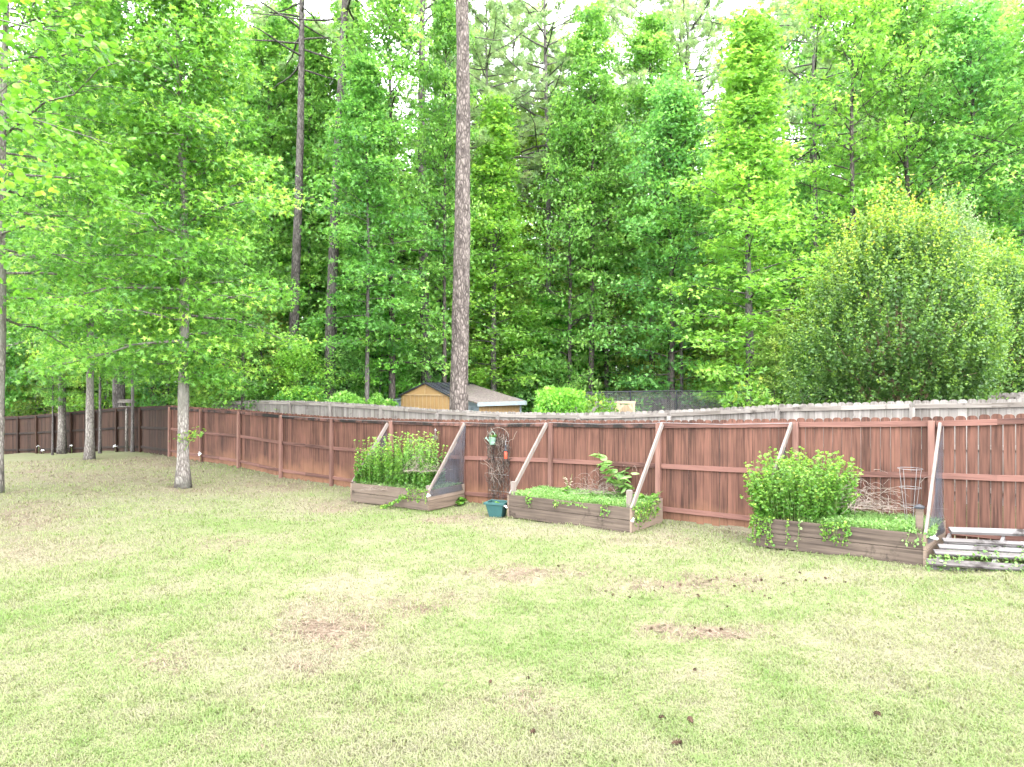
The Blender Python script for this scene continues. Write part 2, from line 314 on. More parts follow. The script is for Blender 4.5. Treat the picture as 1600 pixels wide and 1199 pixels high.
# bare / needle litter patches, with tree shade painted in at the left yard: px, py, half width px, half height px, strength
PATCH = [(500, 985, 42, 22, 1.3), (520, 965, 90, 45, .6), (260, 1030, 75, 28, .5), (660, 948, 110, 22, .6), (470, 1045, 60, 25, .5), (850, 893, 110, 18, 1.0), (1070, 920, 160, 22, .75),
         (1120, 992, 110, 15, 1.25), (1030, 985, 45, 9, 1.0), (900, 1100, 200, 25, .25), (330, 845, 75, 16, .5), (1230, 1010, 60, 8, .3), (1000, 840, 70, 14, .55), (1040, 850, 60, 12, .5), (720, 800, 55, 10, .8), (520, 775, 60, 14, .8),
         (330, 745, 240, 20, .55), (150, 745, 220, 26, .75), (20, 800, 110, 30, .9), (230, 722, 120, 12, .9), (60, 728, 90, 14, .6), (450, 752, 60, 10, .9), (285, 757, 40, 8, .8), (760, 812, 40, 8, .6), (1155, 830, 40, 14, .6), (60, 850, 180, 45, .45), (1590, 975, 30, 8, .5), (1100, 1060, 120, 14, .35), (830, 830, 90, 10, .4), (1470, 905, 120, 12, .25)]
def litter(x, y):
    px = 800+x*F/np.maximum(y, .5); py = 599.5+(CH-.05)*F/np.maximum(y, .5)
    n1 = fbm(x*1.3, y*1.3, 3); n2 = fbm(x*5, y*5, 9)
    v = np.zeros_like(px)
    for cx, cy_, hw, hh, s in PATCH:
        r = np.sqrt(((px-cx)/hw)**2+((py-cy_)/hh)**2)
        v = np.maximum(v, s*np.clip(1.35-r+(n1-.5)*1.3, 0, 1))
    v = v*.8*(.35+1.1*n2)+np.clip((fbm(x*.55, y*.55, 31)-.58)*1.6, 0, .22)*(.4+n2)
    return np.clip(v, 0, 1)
def fence_side(x, y): return .6*(x-4.89)+.8*(y-11.72)      # >0 behind the stained fence
def green(x, y): return np.clip(.46+(fbm(x*.45+7, y*.45, 51)-.5)*1.3+(fbm(x*2.2, y*2.2, 5)-.5)*1.0+(fbm(x*9, y*9, 6)-.5)*.8, 0, 1)
xs = np.unique(np.concatenate([np.linspace(-400, -30, 24), np.linspace(-30, -14, 50), np.arange(-14, 10, .11), np.linspace(10, 25, 50), np.linspace(25, 400, 24)]))
ys = np.unique(np.concatenate([np.linspace(-300, 0, 20), np.linspace(0, 3.5, 8), np.arange(3.5, 20, .11), np.linspace(20, 36, 60), np.linspace(36, 120, 30), np.linspace(120, 500, 12)]))
X, Y = np.meshgrid(xs, ys); Z = G(X, Y)
near = (Y < 40)
Z = Z+(fbm(X*1.7, Y*1.7, 77)-.5)*.06+(fbm(X*6, Y*6, 78)-.5)*.02
nx, ny = len(xs), len(ys)
me = bpy.data.meshes.new('lawn'); V = np.stack([X, Y, Z], -1).reshape(-1, 3)
i = np.arange(ny-1)[:, None]*nx+np.arange(nx-1)[None]; Q = np.stack([i, i+1, i+nx+1, i+nx], -1).reshape(-1, 4)
mb = MB(); mb.add(V, Q)
m, n, out = newmat('lawn_soil'); L = n.links
al = N(n, 'ShaderNodeAttribute', attribute_name='litter'); ag = N(n, 'ShaderNodeAttribute', attribute_name='green'); af = N(n, 'ShaderNodeAttribute', attribute_name='forest')
tc = N(n, 'ShaderNodeTexCoord')
nz = N(n, 'ShaderNodeTexNoise'); nz.inputs['Scale'].default_value = 26; nz.inputs['Detail'].default_value = 8; nz.inputs['Roughness'].default_value = .75; L.new(tc.outputs['Object'], nz.inputs[0])
g1 = ramp(n, [(.25, (0.1012, 0.1215, 0.04552)), (.75, (0.1821, 0.2124, 0.09107))]); L.new(nz.outputs[0], g1.inputs[0])
g2 = ramp(n, [(.25, (0.1467, 0.1365, 0.08093)), (.75, (0.2428, 0.2277, 0.1517))]); L.new(nz.outputs[0], g2.inputs[0])
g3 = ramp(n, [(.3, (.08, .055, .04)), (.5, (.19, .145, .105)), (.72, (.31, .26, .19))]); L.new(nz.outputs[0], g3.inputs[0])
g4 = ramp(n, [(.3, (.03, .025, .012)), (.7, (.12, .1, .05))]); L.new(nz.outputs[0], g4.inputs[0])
m1 = N(n, 'ShaderNodeMix', data_type='RGBA'); L.new(ag.outputs['Fac'], m1.inputs[0]); L.new(g2.outputs[0], m1.inputs[6]); L.new(g1.outputs[0], m1.inputs[7])
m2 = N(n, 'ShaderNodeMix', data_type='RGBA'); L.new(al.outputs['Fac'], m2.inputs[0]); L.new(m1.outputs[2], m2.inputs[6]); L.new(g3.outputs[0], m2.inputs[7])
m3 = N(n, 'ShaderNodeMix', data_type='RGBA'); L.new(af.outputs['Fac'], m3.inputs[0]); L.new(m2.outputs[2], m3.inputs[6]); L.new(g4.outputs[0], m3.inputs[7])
p = N(n, 'ShaderNodeBsdfPrincipled'); p.inputs['Roughness'].default_value = .95; p.inputs['Specular IOR Level'].default_value = .1
bp = N(n, 'ShaderNodeBump'); bp.inputs['Strength'].default_value = .7; bp.inputs['Distance'].default_value = .03; L.new(nz.outputs[0], bp.inputs['Height']); L.new(bp.outputs[0], p.inputs['Normal'])
L.new(m3.outputs[2], p.inputs['Base Color']); L.new(p.outputs[0], out.inputs[0]); M['lawn'] = m
lawn = mb.build('ground', m, smooth=True); tag(lawn, 'patchy pale green lawn sloping gently in front of the stained fence', None, None, 'structure')
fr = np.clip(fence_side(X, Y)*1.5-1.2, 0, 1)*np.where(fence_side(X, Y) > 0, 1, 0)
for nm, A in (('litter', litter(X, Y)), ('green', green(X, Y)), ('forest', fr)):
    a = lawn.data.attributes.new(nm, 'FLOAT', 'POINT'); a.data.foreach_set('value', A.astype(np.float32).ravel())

# grass blades: one mass nobody could count
def grass(n_try, ymin, ymax, length, width, seed):
    g = np.random.default_rng(seed)
    # uniform in screen area: depth ~ 1/py
    py = 599.5+(CH-.05)*F/ymax+g.random(n_try)*((CH-.05)*F/ymin-(CH-.05)*F/ymax)
    y = (CH-.05)*F/(py-599.5); x = (g.random(n_try)-.5)*1.62*y*1.02
    keep = fence_side(x, y) < -.02
    x, y = x[keep], y[keep]
    li = litter(x, y); keep = g.random(len(x)) > li*.93
    x, y, li = x[keep], y[keep], li[keep]
    return x, y, li, g
def blades(mb, x, y, z, g, ln, wd, tint, lean=.9):
    n_ = len(x); a = g.random(n_)*2*math.pi; dx, dy = np.cos(a), np.sin(a)
    ln = ln*(.6+.8*g.random(n_)); le = lean*(.4+g.random(n_))
    tx, ty = -dy*wd*.5, dx*wd*.5
    b = np.stack([x, y, z-.005], 1)
    t1 = np.stack([tx, ty, np.zeros(n_)], 1); hv = np.stack([dx*le*ln*.5, dy*le*ln*.5, ln*.55], 1)
    tp = np.stack([dx*le*ln*1.1, dy*le*ln*1.1, ln*.8*np.clip(1.2-le*.5, .3, 1)], 1)
    V = np.stack([b-t1, b+t1, b+hv+t1*.8, b+hv-t1*.8, b+tp], 1).reshape(-1, 3)
    k = (np.arange(n_)*5)[:, None]
    mb.add(V, np.concatenate([k+np.array([[0, 1, 2]]), k+np.array([[0, 2, 3]]), k+np.array([[3, 2, 4]])]), np.repeat(tint, 5))
mb = MB()
x, y, li, g = grass(330000, 4.0, 24, .04, .004, 5)
gr = green(x, y)
tint = np.clip(gr*.85+g.normal(0, .17, len(x))+.14-li*.5, 0, 1)
blades(mb, x, y, G(x, y)+(fbm(x*1.7, y*1.7, 77)-.5)*.06+(fbm(x*6, y*6, 78)-.5)*.02, g, (.027+.0016*y)*(.55+1.1*fbm(x*2.6, y*2.6, 88, 3)**1.5*1.5), .0032+.00075*y, tint)
M['grass'] = mat_leaf('grass_blade', [(0, (.29, .275, .185)), (.3, (.285, .30, .16)), (.65, (.23, .29, .115)), (1, (.17, .26, .075))], trans=.42, objcol=False, tgain=1.1, spec=.15, rough=.6)
go = mb.build('grass', M['grass']); tag(go, 'short pale lawn grass with straw coloured and thin patches', 'grass', None, 'stuff')

# pine straw lying in the bare patches
g = np.random.default_rng(12); n_ = 420000
py = 599.5+(CH-.05)*F/30+g.random(n_)**1.3*((CH-.05)*F/4.2-(CH-.05)*F/30); y = (CH-.05)*F/(py-599.5); x = (g.random(n_)-.5)*1.64*y; li = litter(x, y)
ok = (fence_side(x, y) < .1) & (g.random(n_) < np.clip(li*1.0-.22, 0, .6)*np.clip(fbm(x*6, y*6, 14)*2.4-.6, 0, 1)); x, y = x[ok], y[ok]; k_ = len(x)
a = g.random(k_)*math.pi; ln = .02+.035*g.random(k_)+.001*y; wd = .0008+.00032*y; z = G(x, y)+(fbm(x*1.7, y*1.7, 77)-.5)*.06+(fbm(x*6, y*6, 78)-.5)*.02+.006+.02*g.random(k_)
d = np.stack([np.cos(a)*ln, np.sin(a)*ln, g.normal(0, .25, k_)*ln], 1); sd = np.stack([-np.sin(a)*wd, np.cos(a)*wd, np.zeros(k_)], 1); c = np.stack([x, y, z], 1)
V = np.stack([c-d-sd, c-d+sd, c+d+sd, c+d-sd], 1).reshape(-1, 3); mb = MB(); mb.add(V, np.arange(len(V)).reshape(-1, 4), np.repeat(g.random(k_), 4))
M['pstraw'] = mat_leaf('pine_straw', [(0, (.07, .045, .03)), (.5, (.17, .115, .08)), (1, (.27, .21, .15))], trans=.05, objcol=False, tgain=1, spec=.2, rough=.6)
tag(mb.build('pine_straw', M['pstraw']), 'brown pine straw and debris lying in thin patches of the lawn', 'pine straw', None, 'stuff')

# ---------------------------------------------------------------- fences
FDIR = np.array([.8, -.6, 0]); FN = np.array([-.6, -.8, 0]); UP = np.array([0, 0, 1.])
def picket(mb, p, dirv, w_, z0, z1, th, nrm, rnd, c=.035, ear=.035):
    base = np.array([p[0], p[1], 0.]); pr = [(0, z0), (w_, z0), (w_, z1-ear), (w_-c*.45, z1-ear*.3), (w_-c*1.2, z1), (c*1.2, z1), (c*.45, z1-ear*.3), (0, z1-ear)]
    V = [base+dirv*a+UP*b for a, b in pr]+[base+dirv*a+UP*b-nrm*th for a, b in pr]; k = len(pr)
    Fs = [list(range(k)), list(range(2*k-1, k-1, -1))]+[[i, k+i, k+(i+1) % k, (i+1) % k] for i in range(k)]
    mb.add(V, Fs, rnd)
def fence_run(root, pts, mats, pw=.14, gap=.006, rails=(1.77, .97, .2), post_over=-.06, r=None, post_side=1, ear=.035, gapf=None, name_panel='picket_panel'):
    """pts: list of (x, y, z_bottom, z_top) posts left to right"""
    r = r or random.Random(3)
    mv, mh, mm_, mp_ = mats
    for k in range(len(pts)-1):
        a, b = np.array(pts[k]), np.array(pts[k+1]); dv = b[:2]-a[:2]; Ln = np.linalg.norm(dv); dv = np.array([*(dv/Ln), 0]); nv = np.array([dv[1], -dv[0], 0])
        if nv[1] > 0: nv = -nv
        mb = MB(); gp = gapf(k) if gapf else gap; cnt = max(1, round(Ln/(pw+gp))); st = Ln/cnt
        for q in range(cnt):
            t = (q+.5)/cnt; pp = a+(b-a)*(q/cnt); zt = a[3]+(b[3]-a[3])*t; zb = a[2]+(b[2]-a[2])*t
            o_ = r.uniform(-.004, .004)
            picket(mb, pp[:2]-nv[:2]*(.002+o_), dv, st-gp*r.uniform(.7, 1.3), zb+r.uniform(-.02, .03), zt+r.uniform(-.01, .008), .016, nv, r.random(), ear=ear)
        mb.build(name_panel, mv(k) if callable(mv) else mv, root)
        for ri, h in enumerate(rails):
            zb0, zb1 = a[2]+h, b[2]+h
            if ri == 0: zb0, zb1 = a[3]-.105, b[3]-.105
            if ri == 1: zb0, zb1 = (a[3]+a[2])/2+.07, (b[3]+b[2])/2+.07
            mb = MB(); off = nv*.026*post_side
            s0 = np.array([a[0], a[1], zb0])+dv*.045; s1 = np.array([b[0], b[1], zb1])-dv*.045
            sag = r.uniform(-.012, .004); mid = (s0+s1)/2+UP*sag
            beam(mb, s0+off, mid+off, nv*.019, UP*.044, r.random()); beam(mb, mid+off, s1+off, nv*.019, UP*.044, r.random())
            mat_ = (mm_(k) if callable(mm_) else mm_) if ri == 0 else (mh(k) if callable(mh) else mh)
            mb.build('rail', mat_, root)
    for k, a in enumerate(pts):
        mb = MB(); a = np.array(a); q = pts[min(k+1, len(pts)-1)]; q0 = pts[max(k-1, 0)]
        dv = np.array([q[0]-q0[0], q[1]-q0[1], 0]); dv /= np.linalg.norm(dv); nv = np.array([dv[1], -dv[0], 0]); nv = -nv if nv[1] > 0 else nv
        c0 = a[:3]*np.array([1, 1, 0])+nv*.05*post_side
        beam(mb, c0+UP*(a[2]-.15), c0+UP*(a[3]+post_over)+np.array([r.uniform(-.012, .012), 0, 0]), dv*.046, nv*.046, r.random())
        mb.build('post', mp_(k) if callable(mp_) else mp_, root)
redtop = {1670: 643, 1457: 651.5, 1245: 654, 1030: 657, 862: 656, 725: 656, 613: 654, 520: 651, 441: 645.5, 375: 640, 316: 637, 267: 633.5}
pts = []
for px, d, yt, yb in ((-170, 37.5, 660, 716), (-100, 36, 657, 714), (-45, 34.7, 654, 711.5), (0, 33.5, 651, 710), (30, 32.8, 650, 709.5), (59, 32, 648, 709), (86, 31.2, 645.5, 708.5), (113, 30.5, 643, 708), (150, 29.5, 640, 707), (184, 28.5, 637, 706), (221, 26.9, 635.5, 706)):
    b = P(px, yb, d); t = P(px, yt, d); pts.append((b[0], b[1], b[2], t[2]))
ndark = len(pts)
for px in sorted(redtop):
    d = fd(px); t = P(px, redtop[px], d); pts.append((t[0], t[1], float(G(t[0], t[1]))+.02, t[2]))
a, b = np.array(pts[-1]), np.array(pts[-2]); pts.append(tuple(a+(a-b))); pts.append(tuple(np.array(pts[-1])+(a-b)))
fence = thing('wooden_fence', 'reddish brown stained wooden picket fence along the lawn, its left stretch nearly black in shade', 'fence', (0, 0, 0))
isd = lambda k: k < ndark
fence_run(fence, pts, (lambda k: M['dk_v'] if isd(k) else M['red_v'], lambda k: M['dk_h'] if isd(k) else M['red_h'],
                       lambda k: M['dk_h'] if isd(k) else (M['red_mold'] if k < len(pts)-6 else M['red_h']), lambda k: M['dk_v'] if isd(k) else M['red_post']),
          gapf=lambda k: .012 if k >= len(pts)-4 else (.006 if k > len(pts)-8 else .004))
greytop = [(335, 628, 28.9), (391, 625.5, gd(391)), (455, 626, gd(455)), (517, 628, gd(517)), (597, 633, gd(597)), (685, 639.5, gd(685)), (780, 643.5, gd(780)), (905, 645.5, gd(905)), (1047, 641, gd(1047)), (1216, 632, gd(1216)), (1426, 626, gd(1426)), (1690, 620, gd(1690))]
gp = []
for px, yt, d in greytop: t = P(px, yt, d); gp.append((t[0], t[1], t[2]-1.85, t[2]))
a, b = np.array(gp[-1]), np.array(gp[-2]); gp.append(tuple(a+(a-b)))
gfence = thing('picket_fence', 'pale grey weathered dog-eared picket fence standing just behind the stained one', 'fence', (0, 0, 0))
fence_run(gfence, gp, (M['grey_v'], M['grey_h'], M['grey_h'], M['grey_v']), gap=.004, rails=(1.6, .95, .25), post_over=-.13, r=random.Random(8))

# ---------------------------------------------------------------- raised beds
def fpt(px): d = fd(px); return np.array([(px-800)*d/F, d, 0.])
def tube_obj(name, paths, rad, mat, parent, sides=5, rnd=0):
    mb = MB()
    for p_ in paths: tube(mb, p_, rad, sides, rnd)
    return mb.build(name, mat, parent, smooth=True)
def bed(pxl, pxr, ext, zg_l, zg_r, label, screens, brace_l=True, caps=False, H=.46, posts=(.3, .3), back=.0):
    A = fpt(pxl)-FDIR*ext; B = fpt(pxr)
    A = A+FN*.1; B = B+FN*.1+FDIR*back
    A0 = A+FN*1.12; B0 = B+FN*1.12-FDIR*back
    root = thing('raised_bed', label, 'raised garden bed', (*(A0+B0)[:2]/2, 0), 'timber raised beds against the fence')
    zA, zB = zg_l, zg_r
    def P3(q, z): return np.array([q[0], q[1], z])
    h2 = H/4
    for nm, a, b, za, zb, mt in (('front_board', A0, B0, zA, zB, M['bed_f']), ('back_board', A, B, zA+.05, zB+.05, M['bed_f'])):
        for q in range(2):
            mb = MB(); o_ = UP*(h2+q*2*h2); beam(mb, P3(a, za)+o_, P3(b, zb)+o_, FN*.019, UP*(h2-.004), rng.random(), bev=.2); mb.build(nm, mt, root)
    for a, b, za, zb in ((A, A0, zA, zA), (B, B0, zB, zB)):
        sgn = -1 if a is A else 1
        for q in range(2):
            mb = MB(); o_ = UP*(h2+q*2*h2)+FDIR*sgn*.021; beam(mb, P3(a, za+.03)+o_, P3(b, zb)+o_+FN*.022, FDIR*.019, UP*(h2-.004), rng.random(), bev=.2); mb.build('end_board', M['bed_e'], root)
    for q, (c, z, hh) in enumerate(((A0, zA, posts[0]), (B0, zB, posts[1]))):
        mb = MB(); c2 = P3(c, 0)-FN*.067+FDIR*(.05 if q == 0 else -.05)
        beam(mb, c2+UP*(z+.02), c2+UP*(z+H+hh), FDIR*.045, FN*.045, .7); po = mb.build('corner_post', M['brace'] if not (caps and q) else M['bed_f'], root)
        if caps and q:
            mb = MB(); zt = z+H+hh
            s = .06; V = [c2+FDIR*x_*s+FN*y_*s+UP*zt for x_, y_ in ((-1, -1), (1, -1), (1, 1), (-1, 1))]+[c2+FDIR*x_*s+FN*y_*s+UP*(zt+.025) for x_, y_ in ((-1, -1), (1, -1), (1, 1), (-1, 1))]+[c2+UP*(zt+.06)]
            mb.add(V, [[0, 3, 2, 1], [0, 1, 5, 4], [1, 2, 6, 5], [2, 3, 7, 6], [3, 0, 4, 7], [4, 5, 8], [5, 6, 8], [6, 7, 8], [7, 4, 8]]); mb.build('post_cap', M['black'], po, root=root)
    for q, (px, c, z, s) in enumerate(((pxl, A0, zA, -1), (pxr, B0, zB, 1))):
        top = P(px, 662, fd(px)); top = top+FN*.1+FDIR*(.11 if s > 0 else -.06); bot = P3(c, z+H-.02)+FDIR*s*.03 if s > 0 else P3(c, z+H)+FDIR*.02
        mb = MB(); dv = unit(top-bot); sd = unit(np.cross(dv, FDIR)); fd_ = np.cross(sd, dv)
        beam(mb, bot, top, fd_*.02, sd*.045, rng.random()); mb.build('brace', M['brace'], root)
        if screens[q]:
            bk = P3(A if s < 0 else B, z+H); bk2 = np.array([*(A if s < 0 else B)[:2], top[2]])
            n_ = 14; g_ = 14; Vs = []; 
            for iu in range(n_+1):
                for iv in range(g_+1):
                    u = iu/n_; v = iv/g_
                    lo = bot+(bk-bot)*u-UP*.12; hi = bot+(top-bot)*u+(0 if u < 1 else 0)
                    pt = lo+(hi-lo)*v+FDIR*s*(.018*math.sin(u*9+v*5)*math.sin(math.pi*u)+.03+.03*math.sin(v*4+u*3)*u*(1-v))
                    Vs.append(pt)
            ii = np.arange(n_)[:, None]*(g_+1)+np.arange(g_)[None]; Q = np.stack([ii, ii+1, ii+g_+2, ii+g_+1], -1).reshape(-1, 4)
            mb = MB(); mb.add(Vs, Q); mb.build('screen', M['screen'], root, smooth=True)
    mb = MB(); n_ = 20; us = np.linspace(0.01, .99, n_)
    V = []
    for u in us:
        for v in np.linspace(.02, .98, 10):
            q = A+(B-A)*u+(A0-A)*v; V.append((q[0], q[1], zA+(zB-zA)*u+H-.05+.03*math.sin(u*17+v*9)))
    ii = np.arange(n_-1)[:, None]*10+np.arange(9)[None]; mb.add(V, np.stack([ii, ii+10, ii+11, ii+1], -1).reshape(-1, 4)); mb.build('soil', M['soil'], root, smooth=True)
    return dict(A=A, B=B, A0=A0, B0=B0, zA=zA, zB=zB, H=H, root=root)
def bedpt(b, u, v, z=0): q = b['A']+(b['B']-b['A'])*u+(b['A0']-b['A'])*v; return np.array([q[0], q[1], b['zA']+(b['zB']-b['zA'])*u+b['H']-.04+z])
bed1 = bed(613, 725, .12, -.2, -.15, 'raised timber bed with dark screens, farthest left and full of tall leafy stems', (True, True), posts=(.1, .1), back=.06)
bed2 = bed(862, 1030, .22, -.02, .01, 'middle raised timber bed of low weeds with bare diagonal braces and no screens', (False, False), posts=(.26, .3), back=.08)
bed3 = bed(1245, 1457, .3, .10, .14, 'raised timber bed with a black capped post, beside the weathered pallet', (True, True), caps=True, posts=(.1, .34), back=.14)

# ---------------------------------------------------------------- plants in the beds
def leafy_stems(name, label, cat, base_pts, heights, leansd, nleaf, lsize, mat, seed, tem=BROAD, group=None, lean_out=None, curl=.0, stem_r=.004, tipgain=.5):
    g = np.random.default_rng(seed); c = np.mean(base_pts, 0); root = thing(name, label, cat, (c[0], c[1], min(p_[2] for p_ in base_pts)), group)
    ms = MB(); ml = MB()
    for b_, h in zip(base_pts, heights):
        le = g.normal(0, leansd, 2)*h
        if lean_out is not None: le = le+(b_[:2]-c[:2])*lean_out
        t = np.linspace(0, 1, 7)[:, None]
        path = b_+np.concatenate([le[None]*t**1.5, h*(t-curl*t*t)], 1)+g.normal(0, .012, (7, 3))*t
        tube(ms, path, np.linspace(stem_r, stem_r*.4, 7), 4)
        k = int(nleaf*(.7+.6*g.random())); tt = .12+.88*np.sort(g.random(k)); tt[-4:] = 1
        pos = np.stack([np.interp(tt, t[:, 0], path[:, j]) for j in range(3)], 1)
        a = np.arange(k)*2.4+g.random()*6; tip = np.stack([np.cos(a), np.sin(a), g.normal(.1, .3, k)], 1); tip[-4:, 2] += .9
        tint = np.clip(.25+tipgain*tt**2+g.normal(0, .16, k), 0, 1)
        leaves(ml, pos, tip, lsize*(.65+.6*g.random(k))*(1.1-.35*tt), tint, tem, up=.8, rr=.5, g=g)
    ms.build('stem', M['stem'], root); ml.build('foliage', mat, root)
    return root
g = np.random.default_rng(41)
bp_ = [bedpt(bed1, g.uniform(.0, .92), g.uniform(.25, 1.0)) for _ in range(260)]
hs = [.4+.75*g.random()+.15*(p_[0] > bed1['A0'][0]+1.1) for p_ in bp_]
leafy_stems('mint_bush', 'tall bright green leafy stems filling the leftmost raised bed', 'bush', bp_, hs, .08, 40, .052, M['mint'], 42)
bp_ = []
for _ in range(520):
    a_ = g.random()*6.28; r_ = math.sqrt(g.random()); bp_.append(bedpt(bed3, .24+.26*r_*math.cos(a_), .56+.46*r_*math.sin(a_)))
hs = [.55+.62*(1-((p_[0]-np.mean([q[0] for q in bp_]))/.95)**2)*g.uniform(.7, 1) for p_ in bp_]
bp_ += [bedpt(bed3, g.uniform(-.02, .1), g.uniform(.7, 1.03)) for _ in range(60)]; hs += [g.uniform(.4, .95) for _ in range(60)]
leafy_stems('mint_bush', 'big rounded bright green bush spilling over the left end of the bed beside the pallet', 'bush', bp_, [max(.35, h)*g.uniform(.45, 1) for h in hs], .1, 32, .05, M['mint'], 43, lean_out=.3)

def groundcover(name, label, b, u0, u1, v0, v1, n_, h, seed, size=.035):
    g = np.random.default_rng(seed); mb = MB()
    u = g.uniform(u0, u1, n_); v = g.uniform(v0, v1, n_)
    q = b['A'][None]+(b['B']-b['A'])[None]*u[:, None]+(b['A0']-b['A'])[None]*v[:, None]
    z = b['zA']+(b['zB']-b['zA'])*u+b['H']-.05+h*g.random(n_)**.8*(.4+.9*fbm(q[:, 0]*3, q[:, 1]*3, seed))
    pos = np.stack([q[:, 0], q[:, 1], z], 1); a = g.random(n_)*6.28
    leaves(mb, pos, np.stack([np.cos(a), np.sin(a), g.normal(.2, .5, n_)], 1), size*(.6+.8*g.random(n_)), np.clip(g.normal(.55, .22, n_), 0, 1), DIAM, up=.8, rr=.7, g=g)
    bx, by = q[:, 0][:n_//2], q[:, 1][:n_//2]
    blades(mb, bx, by, z[:n_//2]*0+b['zA']+(b['zB']-b['zA'])*u[:n_//2]+b['H']-.04, g, h*1.1, .006, np.clip(g.normal(.7, .2, len(bx)), 0, 1), lean=.6)
    o = mb.build(name, M['weed']); return tag(o, label, 'weeds', None, 'stuff')
groundcover('weeds', 'low pale green weeds carpeting the middle raised bed', bed2, .01, .99, .03, .99, 9000, .13, 61)
groundcover('weeds', 'pale green weeds on the open right half of the bed beside the pallet', bed3, .3, .99, .03, .99, 8000, .15, 62)
groundcover('weeds', 'low leaves under the tall stems of the leftmost bed', bed1, .01, .99, .03, .99, 4500, .12, 63)

def vine(name, label, strands, seed, group, lsize=.035, per=26, mat='mint'):
    g = np.random.default_rng(seed); c = strands[0][0]; root = thing(name, label, 'vine', tuple(c), group); ms = MB(); ml = MB()
    for st in strands:
        st = np.array(st, float); n_ = 8; t = np.linspace(0, 1, n_); path = np.stack([np.interp(t, np.linspace(0, 1, len(st)), st[:, j]) for j in range(3)], 1)+g.normal(0, .008, (n_, 3))
        tube(ms, path, .003, 4); Ln = np.linalg.norm(np.diff(path, axis=0), axis=1).sum(); k = max(6, int(per*Ln*2))
        tt = g.random(k); pos = np.stack([np.interp(tt, t, path[:, j]) for j in range(3)], 1)+g.normal(0, .018, (k, 3))
        a = g.random(k)*6.28; leaves(ml, pos, np.stack([np.cos(a), np.sin(a), -np.ones(k)*.6], 1), lsize*(.6+.7*g.random(k)), np.clip(g.normal(.6, .22, k), 0, 1), BROAD, up=.5, rr=.8, g=g)
    ms.build('stem', M['stem'], root); ml.build('foliage', M[mat], root); return root
def hang(b, u, v, out, drop, lip=0, side=None):
    """strand starting at the bed rim and hanging outside"""
    p0 = bedpt(b, u, v, .04); o_ = FN if side is None else side
    e = p0+o_*out
    return [p0, e+UP*.03, e-UP*drop*.5+FDIR*rng.normal(0, .03), e-UP*drop+FDIR*rng.normal(0, .05)]
vine('creeping_vine', 'pale creeping vine hanging thickly over the right end of the middle bed', [hang(bed2, .985, v_, .07, g.uniform(.12, .38), side=FDIR) for v_ in np.linspace(.1, .98, 24)], 5, 'vines hanging over the bed boards', per=34)
for k_, (u_, dr, nm) in enumerate(((.17, .2, 'single strand of creeping vine near the left end of the middle bed front'), (.78, .3, 'vine tuft drooping over the middle bed front, right of centre'))):
    vine('creeping_vine', nm, [hang(bed2, u_+dx, .99, .07, dr*g.uniform(.5, 1)) for dx in (0, .012, .03)], 70+k_, 'vines hanging over the bed boards')
q0 = bedpt(bed2, .4, .99, .03)+FN*.06
vine('creeping_vine', 'vine trailing sideways along the upper board of the middle bed', [[q0, q0+FDIR*.25-UP*.03, q0+FDIR*.5-UP*.01, q0+FDIR*.72-UP*.07], [q0, q0-UP*.12+FDIR*.04]], 76, 'vines hanging over the bed boards', per=32)
vine('creeping_vine', 'thick curtain of vine at the left corner of the bed beside the pallet', [hang(bed3, u_, .99, .07, g.uniform(.2, .45)) for u_ in np.linspace(-.01, .1, 10)]+[hang(bed3, .0, v_, .08, g.uniform(.2, .45), side=-FDIR) for v_ in np.linspace(.4, 1, 12)], 77, 'vines hanging over the bed boards', per=34)
vine('creeping_vine', 'dense vine clump crossing the front board below the big rounded bush', [hang(bed3, u_, .99, .08, g.uniform(.12, .3)) for u_ in np.linspace(.4, .56, 9)], 78, 'vines hanging over the bed boards', per=36)
vine('creeping_vine', 'thin leafy string hanging down the front board left of the dense vine clump', [hang(bed3, .2, .99, .07, .34)], 79, 'vines hanging over the bed boards', per=26)
vine('creeping_vine', 'pale speckled strand hanging down the front board under the big rounded bush', [hang(bed3, .27, .99, .07, .38)], 80, 'vines hanging over the bed boards', per=22, mat='weed')
vine('creeping_vine', 'small vine over the front board beside the black capped post', [hang(bed3, u_, .99, .07, .16) for u_ in (.88, .91, .95)], 81, 'vines hanging over the bed boards', per=24, mat='weed')
vine('creeping_vine', 'leafy tangle hanging over the front right corner of the leftmost bed', [hang(bed1, u_, .99, .07, g.uniform(.12, .3)) for u_ in np.linspace(.75, .97, 9)], 82, 'vines hanging over the bed boards', per=30)
q0 = bedpt(bed1, .72, 1, -.1)+FN*.05
vine('leafy_runner', 'bright green leafy runner arching down onto the grass in front of the leftmost bed', [[q0, q0+FN*.12-UP*.12-FDIR*.12, q0+FN*.22-UP*.23-FDIR*.3, q0+FN*.3-UP*.3-FDIR*.48]]*3, 83, None, lsize=.06, per=30)

